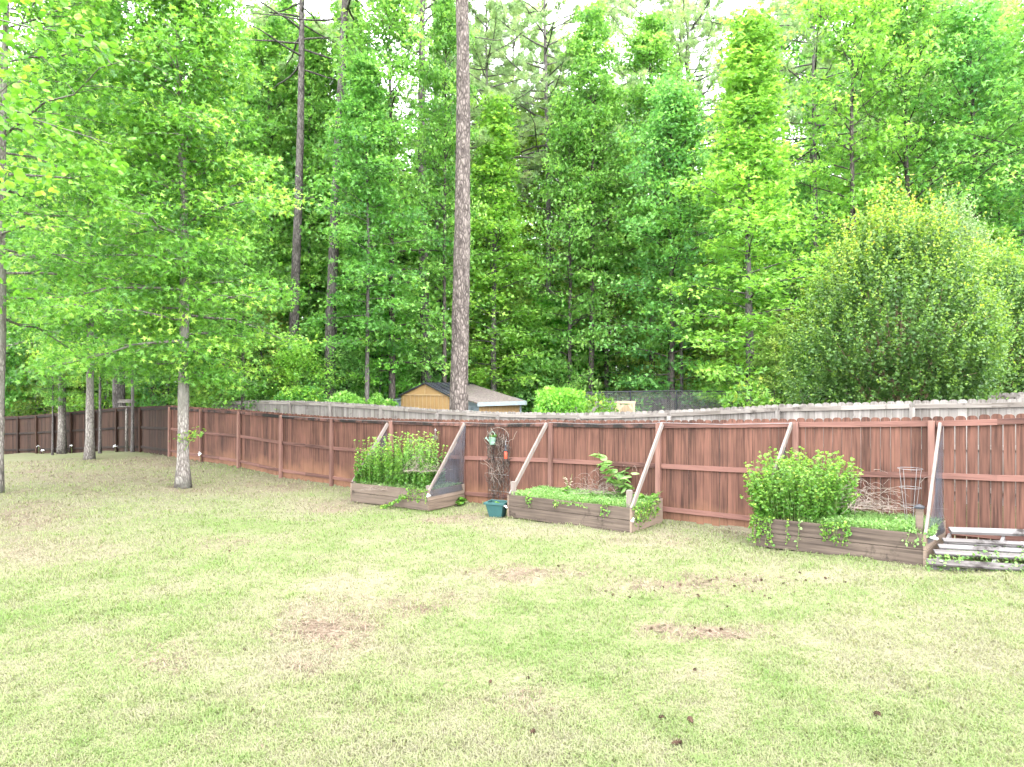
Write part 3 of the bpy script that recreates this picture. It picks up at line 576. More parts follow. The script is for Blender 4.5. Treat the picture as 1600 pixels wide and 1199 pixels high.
def twigs(name, label, cat, centre, spread, n_, ln, seed, mat='twig', r=.0035, arc=.5, up=.4):
    g = np.random.default_rng(seed); root = thing(name, label, cat, tuple(centre)); mb = MB()
    for _ in range(n_):
        p0 = centre+g.normal(0, 1, 3)*spread; a = g.random()*6.28; d = np.array([math.cos(a), math.sin(a), abs(g.normal(up, .4))]); d = d/np.linalg.norm(d); l_ = ln*g.uniform(.4, 1.2)
        t = np.linspace(0, 1, 7)[:, None]; path = p0+d*l_*t-UP*arc*l_*t*t+np.cumsum(g.normal(0, .012, (7, 3)), 0); path[:, 2] = np.maximum(path[:, 2], centre[2]-.04)
        tube(mb, path, np.linspace(r, r*.4, 7), 4)
    o = mb.build('twig_tangle', M[mat], root); return root
twigs('dead_brambles', 'tangle of pale dead stems between the rounded bush and the wire plant cage', 'dead plant', bedpt(bed3, .58, .5, .32), np.array([.24, .18, .16]), 170, .55, 91)
twigs('dead_brambles', 'pale dead stems arching over the back of the middle bed', 'dead plant', bedpt(bed2, .64, .4, .22), np.array([.24, .14, .14]), 110, .55, 92, arc=.9, up=1.0)
twigs('dead_brambles', 'grey dry vine tangle on the leafy stems at the right end of the leftmost bed', 'dead plant', bedpt(bed1, .85, .85, .5), np.array([.18, .12, .22]), 130, .4, 93, arc=.9)
twigs('dead_brambles', 'dry twigs hanging over the dark front board of the leftmost bed', 'dead plant', bedpt(bed1, .42, 1.0, .0)+FN*.05, np.array([.3, .03, .05]), 36, .32, 94, arc=1.0, up=0)
def weed_plant(label, base, h, nl, ls, seed, mat='weed', spread=.3, name='broadleaf_weed'):
    g = np.random.default_rng(seed); root = thing(name, label, 'plant', tuple(base)); ms = MB(); ml = MB()
    for s_ in range(4):
        le = g.normal(0, spread, 2)*h; t = np.linspace(0, 1, 7)[:, None]; hh = h*g.uniform(.6, 1)
        path = base+np.concatenate([le[None]*t**1.3, hh*t], 1); tube(ms, path, np.linspace(.006, .003, 7), 5)
        k = nl; tt = np.sort(g.uniform(.35, 1, k)); pos = np.stack([np.interp(tt, t[:, 0], path[:, j]) for j in range(3)], 1)
        a = np.arange(k)*2.4; leaves(ml, pos, np.stack([np.cos(a), np.sin(a), g.normal(-.1, .2, k)], 1), ls*(.6+.6*g.random(k)), np.clip(g.normal(.55, .2, k), 0, 1), BROAD if mat != 'leaf' else STAR, up=.9, rr=.3, g=g)
    ms.build('stem', M['stem'], root); ml.build('foliage', M[mat], root); return root
weed_plant('tall broadleaf weed in the middle bed, leaves spread before the fence', bedpt(bed2, .74, .3), .98, 14, .21, 15, spread=.22)
weed_plant('small bright green leafy tuft at the left of the middle bed', bedpt(bed2, .36, .5), .24, 12, .1, 16, mat='mint', spread=.2)
weed_plant('thin reddish dry weed stalk standing at the back left of the middle bed', bedpt(bed2, .3, .15), .5, 8, .04, 17, mat='straw', spread=.1)
weed_plant('small dark green weed cluster at the back right corner of the middle bed', bedpt(bed2, .93, .3), .26, 18, .06, 18, mat='mint', spread=.5)
q0 = fpt(733)+FN*.35; q0[2] = float(G(q0[0], q0[1]))
weed_plant('small green weed growing at the foot of the fence beside the leftmost bed', q0, .2, 12, .1, 19, mat='mint', spread=.6)

# wire plant cages
def cage(label, base, h, r0, r1, levels):
    root = thing('plant_cage', label, 'plant cage', tuple(base)); 
    for q in range(levels):
        t = (q+1)/levels; rr = r0+(r1-r0)*t; a = np.linspace(0, 2*math.pi, 17); mb = MB()
        tube(mb, np.stack([base[0]+rr*np.cos(a), base[1]+rr*np.sin(a), np.full(17, base[2]+h*t)], 1), .003, 5, caps=False); mb.build('ring', M['wire'], root)
    for q in range(4):
        a = q*math.pi/2+.5; mb = MB(); tube(mb, [base+np.array([r0*.6*math.cos(a), r0*.6*math.sin(a), 0]), base+np.array([r1*math.cos(a), r1*math.sin(a), h])], .003, 5); mb.build('leg', M['wire'], root)
cage('round wire plant cage standing at the right of the bed beside the pallet', bedpt(bed3, .84, .3), .86, .1, .17, 3)
cage('round wire plant cage poking above the tall stems of the leftmost bed', bedpt(bed1, .48, .25), 1.05, .1, .17, 3)
# knotted white cloth ties on bed corners
def tie(label, p_, seed):
    g = np.random.default_rng(seed); root = thing('cloth_tie', label, 'tie', tuple(p_), 'white cloth ties on the bed corners'); mb = MB()
    for q in range(5):
        d = g.normal(0, 1, 3); d /= np.linalg.norm(d); s = g.uniform(.03, .055); t = np.linspace(0, 1, 5)[:, None]
        tube(mb, p_+d*s*t+g.normal(0, .004, (5, 3)), np.array([.012, .016, .014, .017, .01]), 6)
    mb.build('knot', M['white'], root, smooth=True)
tie('white cloth tie at the front right corner of the middle bed', bedpt(bed2, 1, 1, -.16)+FN*.05, 1)
tie('white cloth tie at the front left corner of the middle bed, beside the planter', bedpt(bed2, 0, 1, -.2)+FN*.05-FDIR*.05, 2)
tie('white cloth tie below the black capped post', bedpt(bed3, 1, 1, .0)+FN*.05, 3)
tie('white cloth tie at the front right corner of the leftmost bed', bedpt(bed1, 1, 1, -.06)+FN*.05, 4)

# ---------------------------------------------------------------- planter, trellis, hanging things
base = np.array([*P(777, 803, 14.1)[:2], 0]); base[2] = float(G(base[0], base[1]))
root = thing('planter_box', 'square dark green plastic planter on the ground between the first two beds', 'planter', tuple(base))
def frustum(mb, c, x0, y0, x1, y1, z0, z1, dv, nv, open_top=False):
    V = [c+dv*sx*x0+nv*sy*y0+UP*z0 for sx, sy in ((-1, -1), (1, -1), (1, 1), (-1, 1))]+[c+dv*sx*x1+nv*sy*y1+UP*z1 for sx, sy in ((-1, -1), (1, -1), (1, 1), (-1, 1))]
    Fs = [[0, 3, 2, 1], [0, 1, 5, 4], [1, 2, 6, 5], [2, 3, 7, 6], [3, 0, 4, 7]]+([] if open_top else [[4, 5, 6, 7]])
    mb.add(V, Fs)
pd = unit((.93, -.36, 0)); pn = np.array([-pd[1], pd[0], 0])
mb = MB(); frustum(mb, base, .13, .12, .19, .17, 0, .27, pd, pn, True); frustum(mb, base+UP*.0, .12, .11, .175, .155, .01, .27, pd, pn, True); mb.build('tub', M['teal'], root)
mb = MB()
for sx, sy, a, b in ((1, 0, pd, pn), (-1, 0, pd, pn), (0, 1, pn, pd), (0, -1, pn, pd)):
    c = base+UP*.285+pd*sx*.2+pn*sy*.18; beam(mb, c-b*(.21 if sx else .185), c+b*(.21 if sx else .185), a*.02, UP*.022)
mb.build('rim', M['teal'], root)
mb = MB(); frustum(mb, base, .12, .11, .165, .15, .02, .2, pd, pn); mb.build('soil', M['soil'], root)
weed_plant('small seedling growing inside the green planter', base+UP*.2, .1, 7, .06, 23, mat='mint', name='seedling')

tl, tr = fpt(768)+FN*.1, fpt(799)+FN*.1
zt = P(783, 668, fd(783))[2]; zbm = float(G(tl[0], tl[1]))+.1
root = thing('wire_trellis', 'dark wire trellis overgrown with dead vines on the fence above the planter', 'trellis', (*((tl+tr)/2)[:2], zbm))
cen = (tl+tr)/2
for q in range(5):
    mb = MB(); p_ = tl+(tr-tl)*q/4; hh = zt-.12+.12*math.sin(math.pi*q/4); tube(mb, [[p_[0], p_[1], zbm], [p_[0], p_[1], hh]], .004, 5); mb.build('rod', M['black'], root)
for q in range(4):
    mb = MB(); zz = zbm+.25+q*.38; tube(mb, [[tl[0], tl[1], zz], [tr[0], tr[1], zz]], .004, 5); mb.build('crossbar', M['wire'], root)
a = np.linspace(0, math.pi, 13); hw = np.linalg.norm(tr-tl)/2
mb = MB(); tube(mb, np.array([cen+FDIR*hw*math.cos(t)+UP*(zt-.2+.2*math.sin(t)) for t in a]), .006, 5); mb.build('arch', M['twig'], root)
root = thing('dead_vine', 'brown dead vine stems climbing all over the wire trellis', 'vine', (*cen[:2], zbm)); mb = MB(); g = np.random.default_rng(4)
for _ in range(210):
    u = g.uniform(-1, 1)*hw; z0 = zbm+g.random()**.8*(zt-zbm-.15); t = np.linspace(0, 1, 8)[:, None]
    path = cen+FDIR*u+UP*z0+FN*g.uniform(-.03, .05)+np.cumsum(g.normal(0, .03, (8, 3))*np.array([.8, .8, 1]), 0)+t*UP*.35*g.uniform(.2, 1)
    path[:, 2] = np.minimum(path[:, 2], zt+.03); tube(mb, path, g.uniform(.003, .008), 4)
mb.build('dark_stems', M['vine'], root); mb = MB()
for _ in range(34):
    u = g.uniform(-1, 1)*hw; z0 = zbm+g.uniform(.2, 1)*(zt-zbm-.3); t = np.linspace(0, 1, 8)[:, None]
    path = cen+FDIR*u+UP*z0+FN*.05+np.cumsum(g.normal(0, .035, (8, 3)), 0)+t*UP*.3+FDIR*t*g.normal(0, .12); path[:, 2] = np.minimum(path[:, 2], zt+.03); tube(mb, path, .004, 4)
mb.build('pale_stems', M['twig'], root)
def lathe(mb, c, prof, sides=16):
    th = np.arange(sides)*2*math.pi/sides; V = []
    for r_, z_ in prof:
        for t in th: V.append((c[0]+r_*math.cos(t), c[1]+r_*math.sin(t), c[2]+z_))
    n_ = len(prof); i = np.arange(n_-1)[:, None]*sides; j = np.arange(sides)[None]; j2 = (j+1) % sides
    mb.add(V, np.stack([i+j, i+j2, i+sides+j2, i+sides+j], -1).reshape(-1, 4))
c = P(778, 706, fd(778))+FN*.2; c[2] = P(778, 706, 13.9)[2]
root = thing('watering_can', 'pale green watering can hung as a planter on the wire trellis', 'watering can', tuple(c))
mb = MB(); lathe(mb, c, [(.0, 0), (.065, 0), (.068, .05), (.074, .1), (.078, .105), (.085, .17), (.088, .175), (.082, .17), (.06, .02)]); mb.build('body', M['can'], root, smooth=True)
mb = MB(); tube(mb, [c-FDIR*.06+UP*.04, c-FDIR*.12+UP*.09, c-FDIR*.17+UP*.13], [.018, .014, .012], 8)
tube(mb, [c-FDIR*.165+UP*.125, c-FDIR*.19+UP*.145], [.014, .032], 10); mb.build('spout', M['can'], root, smooth=True)
mb = MB(); a = np.linspace(0, math.pi, 9); tube(mb, np.array([c+FDIR*.08*math.cos(t)+UP*(.17+.13*math.sin(t)) for t in a]), .006, 6); mb.build('handle', M['can'], root, smooth=True)
weed_plant('lime green sprouts growing out of the hanging watering can', c+UP*.12, .13, 9, .06, 24, mat='mint', spread=.35, name='sprouting_plant')
c = P(790, 717, 14.0); root = thing('bird_feeder', 'red bottle bird feeder with black cap hanging right of the watering can', 'bird feeder', tuple(c))
mb = MB(); lathe(mb, c, [(0, 0), (.03, 0), (.033, .01), (.033, .13), (.026, .15), (0, .15)], 14); mb.build('bottle', M['red'], root, smooth=True)
mb = MB(); lathe(mb, c+UP*.151, [(0, 0), (.036, 0), (.036, .025), (.02, .05), (.02, .1), (.03, .12), (0, .14)], 12); mb.build('cap', M['black'], root, smooth=True)
mb = MB(); tube(mb, [c+UP*.28, c+UP*.36, c+UP*.4+FDIR*.03], .004, 5); mb.build('hook', M['wire'], root)
c = P(680, 690, 16.5); root = thing('garden_ornament', 'small dark hanging ornament on the fence above the leftmost bed', 'ornament', tuple(c))
mb = MB(); lathe(mb, c, [(0, 0), (.05, .01), (.08, .06), (.06, .12), (.02, .15), (.012, .2), (0, .2)], 10); mb.build('body', M['vine'], root, smooth=True)
mb = MB(); tube(mb, [c+UP*.19, c+UP*.3], .006, 5); tube(mb, [c+UP*.27-FDIR*.03, c+UP*.31, c+UP*.26+FDIR*.04], .008, 5); mb.build('hook', M['wire'], root)

# ---------------------------------------------------------------- pallet
a0 = math.radians(13.6); pa = np.array([math.cos(a0), -math.sin(a0), 0]); pb = np.array([math.sin(a0), math.cos(a0), 0])
p0 = P(1449, 880, 9.35); root = thing('wooden_pallet', 'weathered grey wooden pallet lying beside the bed with the black capped post', 'pallet', (p0[0], p0[1], float(G(p0[0], p0[1]))))
front = P(1449, 878, 9.35); back = P(1484, 829, 9.85)
for k_, (t, w_, th) in enumerate(((0, .06, .014), (.3, .05, .012), (.48, .045, .012), (.68, .04, .012), (1.0, .06, .022))):
    s = front+(back-front)*t; tilt = unit(pb+UP*.42)
    mb = MB(); e = s+pa*1.95+UP*rng.normal(0, .008); mid = (s+e)/2+UP*rng.normal(0, .012)
    nv = unit(np.cross(pa, tilt)); beam(mb, s, mid, tilt*w_, nv*th, rng.random()); beam(mb, mid, e, tilt*w_, nv*th, rng.random()); mb.build('slat', M['pallet'], root)
for k_, x_ in enumerate((.1, .78, 1.5)):
    s = front+pa*x_-UP*.07; e = back+pa*(x_-.1)-UP*.085
    mb = MB(); beam(mb, s+pb*.02, e, pa*.022, UP*.045, rng.random()); mb.build('stringer', M['pallet'], root)
for k_, t in enumerate((.12, .55, .9)):
    s = front+(back-front)*t-UP*.14; mb = MB(); beam(mb, s, s+pa*1.95, pb*.05, UP*.012, rng.random()); mb.build('bottom_slat', M['pallet'], root)
g = np.random.default_rng(66); n_ = 2600; mb = MB()
u = g.uniform(-.02, 1.0, n_); v = g.uniform(-.12, 1.12, n_); ok = fbm(u*7, v*5, 44) > .47; u, v = u[ok], v[ok]
q = front[None]+pa[None]*(u*2.0)[:, None]+(back-front)[None]*v[:, None]; zz = G(q[:, 0], q[:, 1])+g.random(len(u))*.2
pos = np.stack([q[:, 0], q[:, 1], zz], 1); a = g.random(len(u))*6.28
leaves(mb, pos, np.stack([np.cos(a), np.sin(a), g.normal(.2, .4, len(u))], 1), .035*(.6+.8*g.random(len(u))), np.clip(g.normal(.5, .22, len(u)), 0, 1), BROAD, g=g)
tag(mb.build('weeds', M['weed']), 'small weeds growing up through the weathered pallet', 'weeds', None, 'stuff')

# ---------------------------------------------------------------- trees
def tree(name, seed, H, hb, Rr, prof, nprim, nsub, nleaf, lsize, tem, tr, bark, leafmat, lean=(0, 0), elev=(5, 60), droop=.12, spray=.26, parts=('trunk', 'crown'), tipy=.25, bare=0, wobble=.12, nflat=.65, inner=0):
    g = np.random.default_rng(seed); root = thing(name, '', None); mt = MB(); ml = MB()
    nz = 22; hz = np.linspace(0, 1, nz); ph = g.random(4)*6.28
    tx = lean[0]*hz*H+wobble*np.sin(hz*5+ph[0])*hz+wobble*.4*np.sin(hz*13+ph[1])*hz; ty = lean[1]*hz*H+wobble*np.sin(hz*4+ph[2])*hz
    path = np.stack([tx, ty, hz*H-.12], 1); rad = tr*((1-hz)**.8*.93+.04)*(1+.45*np.exp(-hz*H/.35))
    tube(mt, path, rad, 14, wob=.12, seed=seed)
    at_ = lambda h: np.array([np.interp(h/H, hz, tx), np.interp(h/H, hz, ty), h])
    Pp = []; Tp = []; Ti = []
    for i in range(nprim):
        u = ((i+.5)/nprim)**.9; h = hb+(H-hb)*u*.98; az_ = i*2.39996+g.normal(0, .35); e = R(elev[0]+(elev[1]-elev[0])*u**1.3+g.normal(0, 6))
        Ln = Rr*prof(u)*g.uniform(.6, 1.15)*(.35+1.35*float(vnoise(math.cos(az_)*1.6+5, math.sin(az_)*1.6+h*.55, seed)))
        d = np.array([math.cos(az_)*math.cos(e), math.sin(az_)*math.cos(e), math.sin(e)]); t = np.linspace(0, 1, 6)[:, None]
        s0 = at_(h); br = s0+d*Ln*t+UP*(-droop*Ln*t**2.2)+g.normal(0, .03, (6, 3))*Ln*t
        r0 = min(.3*tr*(1-.6*u), .012+.012*Ln); tube(mt, br, np.linspace(r0, .006, 6), 5, caps=False)
        if i < bare: continue
        for j in range(nsub):
            tt = .08+.92*(j+g.random())/nsub; p0 = np.array([np.interp(tt, t[:, 0], br[:, k]) for k in range(3)])
            sa = az_+(1 if j % 2 else -1)*g.uniform(.5, 1.1); sl_ = (.38*Ln*(1.15-tt)+.25)*g.uniform(.7, 1.2); se = e*.5+g.normal(.05, .2)
            sd = np.array([math.cos(sa)*math.cos(se), math.sin(sa)*math.cos(se), math.sin(se)]); t2 = np.linspace(0, 1, 4)[:, None]
            sb = p0+sd*sl_*t2-UP*droop*sl_*t2**2; tube(mt, sb, np.linspace(.012, .004, 4), 3, caps=False)
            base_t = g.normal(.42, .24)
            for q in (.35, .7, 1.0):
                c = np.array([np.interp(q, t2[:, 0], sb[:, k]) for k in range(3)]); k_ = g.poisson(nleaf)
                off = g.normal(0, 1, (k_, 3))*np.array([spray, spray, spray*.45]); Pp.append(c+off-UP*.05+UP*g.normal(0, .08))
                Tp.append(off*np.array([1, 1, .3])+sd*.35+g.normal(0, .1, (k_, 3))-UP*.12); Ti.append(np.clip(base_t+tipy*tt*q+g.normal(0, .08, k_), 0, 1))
    if inner:
        k_ = inner; h_ = hb-.2+(H-hb)*g.random(k_)*.8; a_ = g.random(k_)*6.28; r_ = .15+.8*g.random(k_); c_ = vnoise(a_*1.5, h_*1.3, seed) > .42
        p_ = np.stack([np.interp(h_/H, hz, tx)+r_*np.cos(a_), np.interp(h_/H, hz, ty)+r_*np.sin(a_), h_], 1)[c_]; Pp.append(p_); Tp.append(np.stack([np.cos(a_), np.sin(a_), -.3+0*a_], 1)[c_]); Ti.append(np.clip(g.normal(.5, .2, len(p_)), 0, 1))
    Pp = np.concatenate(Pp); Tp = np.concatenate(Tp); Ti = np.concatenate(Ti)
    leaves(ml, Pp, Tp, lsize*(.65+.6*g.random(len(Pp))), Ti, tem, up=.75, rr=nflat, g=g)
    mt.build(parts[0], M[bark], root, smooth=True); ml.build(parts[1], M[leafmat], root); return root
cone = lambda u: max(.08, (1-u**1.3)**.8*min(1, .6+u*3))
oval = lambda u: max(.1, math.sin(math.pi*min(1, u*.72+.22))**.6)
colu = lambda u: max(.1, (1-u**2.5)*min(1, .6+u*2))
proto = {}
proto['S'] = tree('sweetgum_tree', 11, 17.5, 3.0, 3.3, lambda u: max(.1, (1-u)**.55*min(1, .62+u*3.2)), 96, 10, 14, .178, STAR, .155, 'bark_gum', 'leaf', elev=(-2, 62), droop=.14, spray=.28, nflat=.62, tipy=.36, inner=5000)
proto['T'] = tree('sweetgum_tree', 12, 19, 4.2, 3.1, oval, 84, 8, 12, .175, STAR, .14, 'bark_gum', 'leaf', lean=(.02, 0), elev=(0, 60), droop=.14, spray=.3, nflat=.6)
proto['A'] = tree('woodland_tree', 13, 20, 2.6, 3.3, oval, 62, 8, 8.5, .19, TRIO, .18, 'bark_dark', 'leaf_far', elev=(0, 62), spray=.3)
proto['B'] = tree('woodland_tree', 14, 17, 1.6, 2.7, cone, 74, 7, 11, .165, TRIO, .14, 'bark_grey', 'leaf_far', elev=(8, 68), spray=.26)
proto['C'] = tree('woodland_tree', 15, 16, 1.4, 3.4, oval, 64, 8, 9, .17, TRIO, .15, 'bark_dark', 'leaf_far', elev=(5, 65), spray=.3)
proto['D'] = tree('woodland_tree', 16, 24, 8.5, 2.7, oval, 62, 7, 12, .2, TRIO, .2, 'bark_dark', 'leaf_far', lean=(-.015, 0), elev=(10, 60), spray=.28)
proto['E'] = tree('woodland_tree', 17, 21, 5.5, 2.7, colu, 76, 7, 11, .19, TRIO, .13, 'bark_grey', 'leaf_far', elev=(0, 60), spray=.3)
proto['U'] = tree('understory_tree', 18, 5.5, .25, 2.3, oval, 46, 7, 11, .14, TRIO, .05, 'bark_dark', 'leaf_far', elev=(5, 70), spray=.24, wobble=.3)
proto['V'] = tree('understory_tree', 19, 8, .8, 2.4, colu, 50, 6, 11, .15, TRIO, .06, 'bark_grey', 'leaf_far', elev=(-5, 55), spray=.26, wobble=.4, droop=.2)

def pine(name, seed, H, hb, Rr, tr, bark, lean=(0, 0), nprim=40, ntuft=9, sides=18):
    g = np.random.default_rng(seed); root = thing(name, '', None); mt = MB(); ml = MB()
    nz = 40; hz = np.linspace(0, 1, nz); tx = lean[0]*hz*H+.10*np.sin(hz*6+seed); ty = lean[1]*hz*H+.08*np.sin(hz*5); tx -= tx[0]; ty -= ty[0]
    tube(mt, np.stack([tx, ty, hz*H-.12], 1), tr*((1-hz)**.62*.94+.05)*(1+.25*np.exp(-hz*H/.4)), sides, wob=.07, seed=seed)
    Pp = []; Tp = []; Ti = []
    for i in range(nprim+6):
        u = (i+.5)/(nprim+6); h = hb+(H-hb)*u; az_ = i*2.39996+g.normal(0, .5); e = R(-6+42*u+g.normal(0, 9)); Ln = Rr*(.55+.8*math.sin(math.pi*min(1, u*.75+.25)))*g.uniform(.55, 1.1)*(1-.55*u)
        d = np.array([math.cos(az_)*math.cos(e), math.sin(az_)*math.cos(e), math.sin(e)]); t = np.linspace(0, 1, 8)[:, None]
        s0 = np.array([np.interp(h/H, hz, tx), np.interp(h/H, hz, ty), h]); br = s0+d*Ln*t+UP*(.07*Ln*t**2)+np.cumsum(g.normal(0, .035, (8, 3)), 0)*Ln*.35
        tube(mt, br, np.linspace(.045*(1-.5*u)+.008, .01, 8), 5, caps=False)
        if i < 6: continue
        for j in range(ntuft):
            tt = .35+.65*(j+g.random())/ntuft; p0 = np.array([np.interp(tt, t[:, 0], br[:, k]) for k in range(3)]); sa = az_+g.uniform(-1.2, 1.2); se = e+g.normal(.12, .3); sl_ = .25+.3*Ln*(1.1-tt)*g.random()
            sd = np.array([math.cos(sa)*math.cos(se), math.sin(sa)*math.cos(se), math.sin(se)]); tube(mt, [p0, p0+sd*sl_*.5+g.normal(0, .03, 3), p0+sd*sl_], [.012, .008, .004], 3, caps=False)
            bt = g.normal(.5, .18)
            for q in (.45, .75, 1.0):
                for _ in range(2):
                    c = p0+sd*sl_*q+g.normal(0, .07, 3); k_ = 26; dv = g.normal(0, 1, (k_, 3))+sd*.9+UP*.35; dv /= np.linalg.norm(dv, axis=1)[:, None]
                    Pp.append(np.repeat(c[None], k_, 0)); Tp.append(dv); Ti.append(np.clip(bt+g.normal(0, .12, k_), 0, 1))
    Pp = np.concatenate(Pp); Tp = np.concatenate(Tp); Ti = np.concatenate(Ti)
    NT = (np.array([(0, -.02, 0), (1, 0, 0), (0, .02, 0)]), np.array([[0, 1, 2]]))
    n_ = np.cross(Tp, g.normal(size=Tp.shape)); n_ /= np.linalg.norm(n_, axis=1)[:, None]; ln = .24*(.7+.5*g.random(len(Pp)))
    V = np.stack([Pp-n_*.009, Pp+Tp*ln[:, None], Pp+n_*.009], 1).reshape(-1, 3); ml.add(V, np.arange(len(V)).reshape(-1, 3), np.repeat(Ti, 3))
    mt.build('trunk', M[bark], root, smooth=True); ml.build('crown', M['needle'], root); return root
proto['P'] = pine('pine_tree', 21, 25, 13, 5.0, .17, 'bark_grey', nprim=56, ntuft=13)
proto['Q'] = pine('pine_tree', 22, 23, 11.5, 4.2, .15, 'bark_grey', lean=(.01, 0), nprim=50, ntuft=12)
proto['K'] = pine('pine_tree', 23, 27, 17, 3.6, .25, 'bark_mid', lean=(.012, 0), nprim=34)
bigpine = pine('pine_tree', 24, 27, 18, 4.2, .31, 'bark_pine', lean=(-.0035, 0), nprim=40, sides=26)
used = set()
def place(kind, px, d, label, s=1, rz=None, sz=None, tilt=(0, 0), color=None, group=None, zoff=0, dx=0):
    x = (px-800)*d/F+dx; z = float(G(x, d)); pr = proto[kind]; rz = random.Random(px*7+d).uniform(0, 6.28) if rz is None else rz
    if kind in used: o = dup(pr, (x, d, z+zoff), rz, s, label, group, tilt, sz, color)
    else:
        used.add(kind); o = pr; o.location = (x, d, z+zoff); o.rotation_euler = (tilt[0], tilt[1], rz); o.scale = (s, s, sz or s); o['label'] = label
        if group: o['group'] = group
        if color:
            for c in o.children:
                if c.name.startswith('crown'): c.color = color
    o['category'] = 'tree'; return o
BR = (1.25, 1.15, .8, 1); MID = (1.15, 1.05, 1, 1); DEEP = (.9, .95, .9, 1); YG = (1.38, 1.18, .9, 1); BL = (1.05, 1.08, 1.25, 1); PALE = (1.35, 1.2, 1.5, 1)
# the yard trees, in front of the fence
S = place('S', 286, 18.2, 'sweetgum with a pale trunk and star leaves standing in the yard before the fence corner', rz=.4, color=(1.1, 1.02, .9, 1))
place('T', -6, 16.9, 'sweetgum whose pale trunk is cut by the left edge of the photo', s=1.0, rz=1, color=MID)
place('T', 97, 30.2, 'thick pale trunked tree leaning left at the shaded left fence', s=1.15, rz=math.pi, tilt=(0, -.03), color=MID)
place('S', 140, 24.3, 'slim pale trunked tree between the thick leaning one and the yard sweetgum', s=.9, rz=2.2, sz=1.12, tilt=(0, .012), color=MID)
# thin saplings by the dark fence
for px, d, nm, s in ((156, 27.5, 'thin sapling just right of the slim pale tree at the dark fence', .42), (207, 27.0, 'thin pale sapling right behind the bird feeder post', .5), (82, 29.5, 'very thin dark sapling left of the thick leaning tree', .3)):
    place('E', px, d, nm, s=s, sz=s*1.35, color=MID)
bx = bigpine; q = P(716, 640, 21.6); bx.location = (q[0], q[1], float(G(q[0], q[1]))); tag(bx, 'tall pine with thick reddish flaky trunk in front of the tan shed', 'tree')
for kind, px, d, nm, s, tl_, c, rz in (
    ('K', 457, 29.5, 'tall straight grey trunked pine left of the leaning dark pine', .95, (0, .0), MID, 0.3),
    ('K', 514, 28, 'dark trunked pine leaning right behind the grey fence', 1.05, (0, .045), MID, 1.3),
    ('K', 667, 33, 'dark thick pine trunk rising behind the tan shed', 1.1, (0, 0), MID, 2.3),
    ('K', 187, 33.5, 'dark thick trunked pine behind the fence above the bird feeder', 1.2, (0, 0), MID, 3.3),
    ('P', 853, 37, 'tall pale pine with bare lower branches right of the big flaky pine', 1.08, (0, .0), MID, 4.3),
    ('P', 1077, 41, 'twin stemmed looking pine crown above the broad tree, centre right', 1.2, (0, 0), MID, 5.3),
    ('Q', 1063, 42, 'slimmer pine close beside the centre right pine crown', 1.25, (0, -.02), MID, .9),
    ('Q', 1277, 33, 'grey trunked pine right of the bright conical tree', 1.06, (0, 0), MID, 1.9),
    ('P', 1497, 35, 'pine rising above the leafy trees at the upper right', 1.0, (0, 0), MID, 2.9),
    ('Q', 768, 36, 'pine crown just right of the big flaky trunk', 1.05, (0, 0), MID, 3.9),
    ('Q', 680, 37, 'pale pine stem just left of the big flaky trunk', 1.08, (0, 0), MID, 4.9),
    ('P', 930, 43, 'low pine crown between the pale pine and the centre right pine', .8, (0, 0), MID, 5.9),
    ('P', 800, 44, 'pine crown spreading between the big flaky trunk and the pale pine', 1.1, (0, 0), MID, 1.1),
    ('P', 1000, 46, 'broad pine crown left of the centre right pines', 1.25, (0, 0), MID, 2.1),
    ('Q', 1230, 42, 'thin pine crown just left of the grey trunked pine', 1.2, (0, 0), MID, 3.1),
    ('Q', 1600, 38, 'pine at the right edge of the photo above the leafy trees', 1.05, (0, 0), MID, 6.9)):
    place(kind, px, d, nm, s=s, tilt=tl_, rz=rz, color=c)
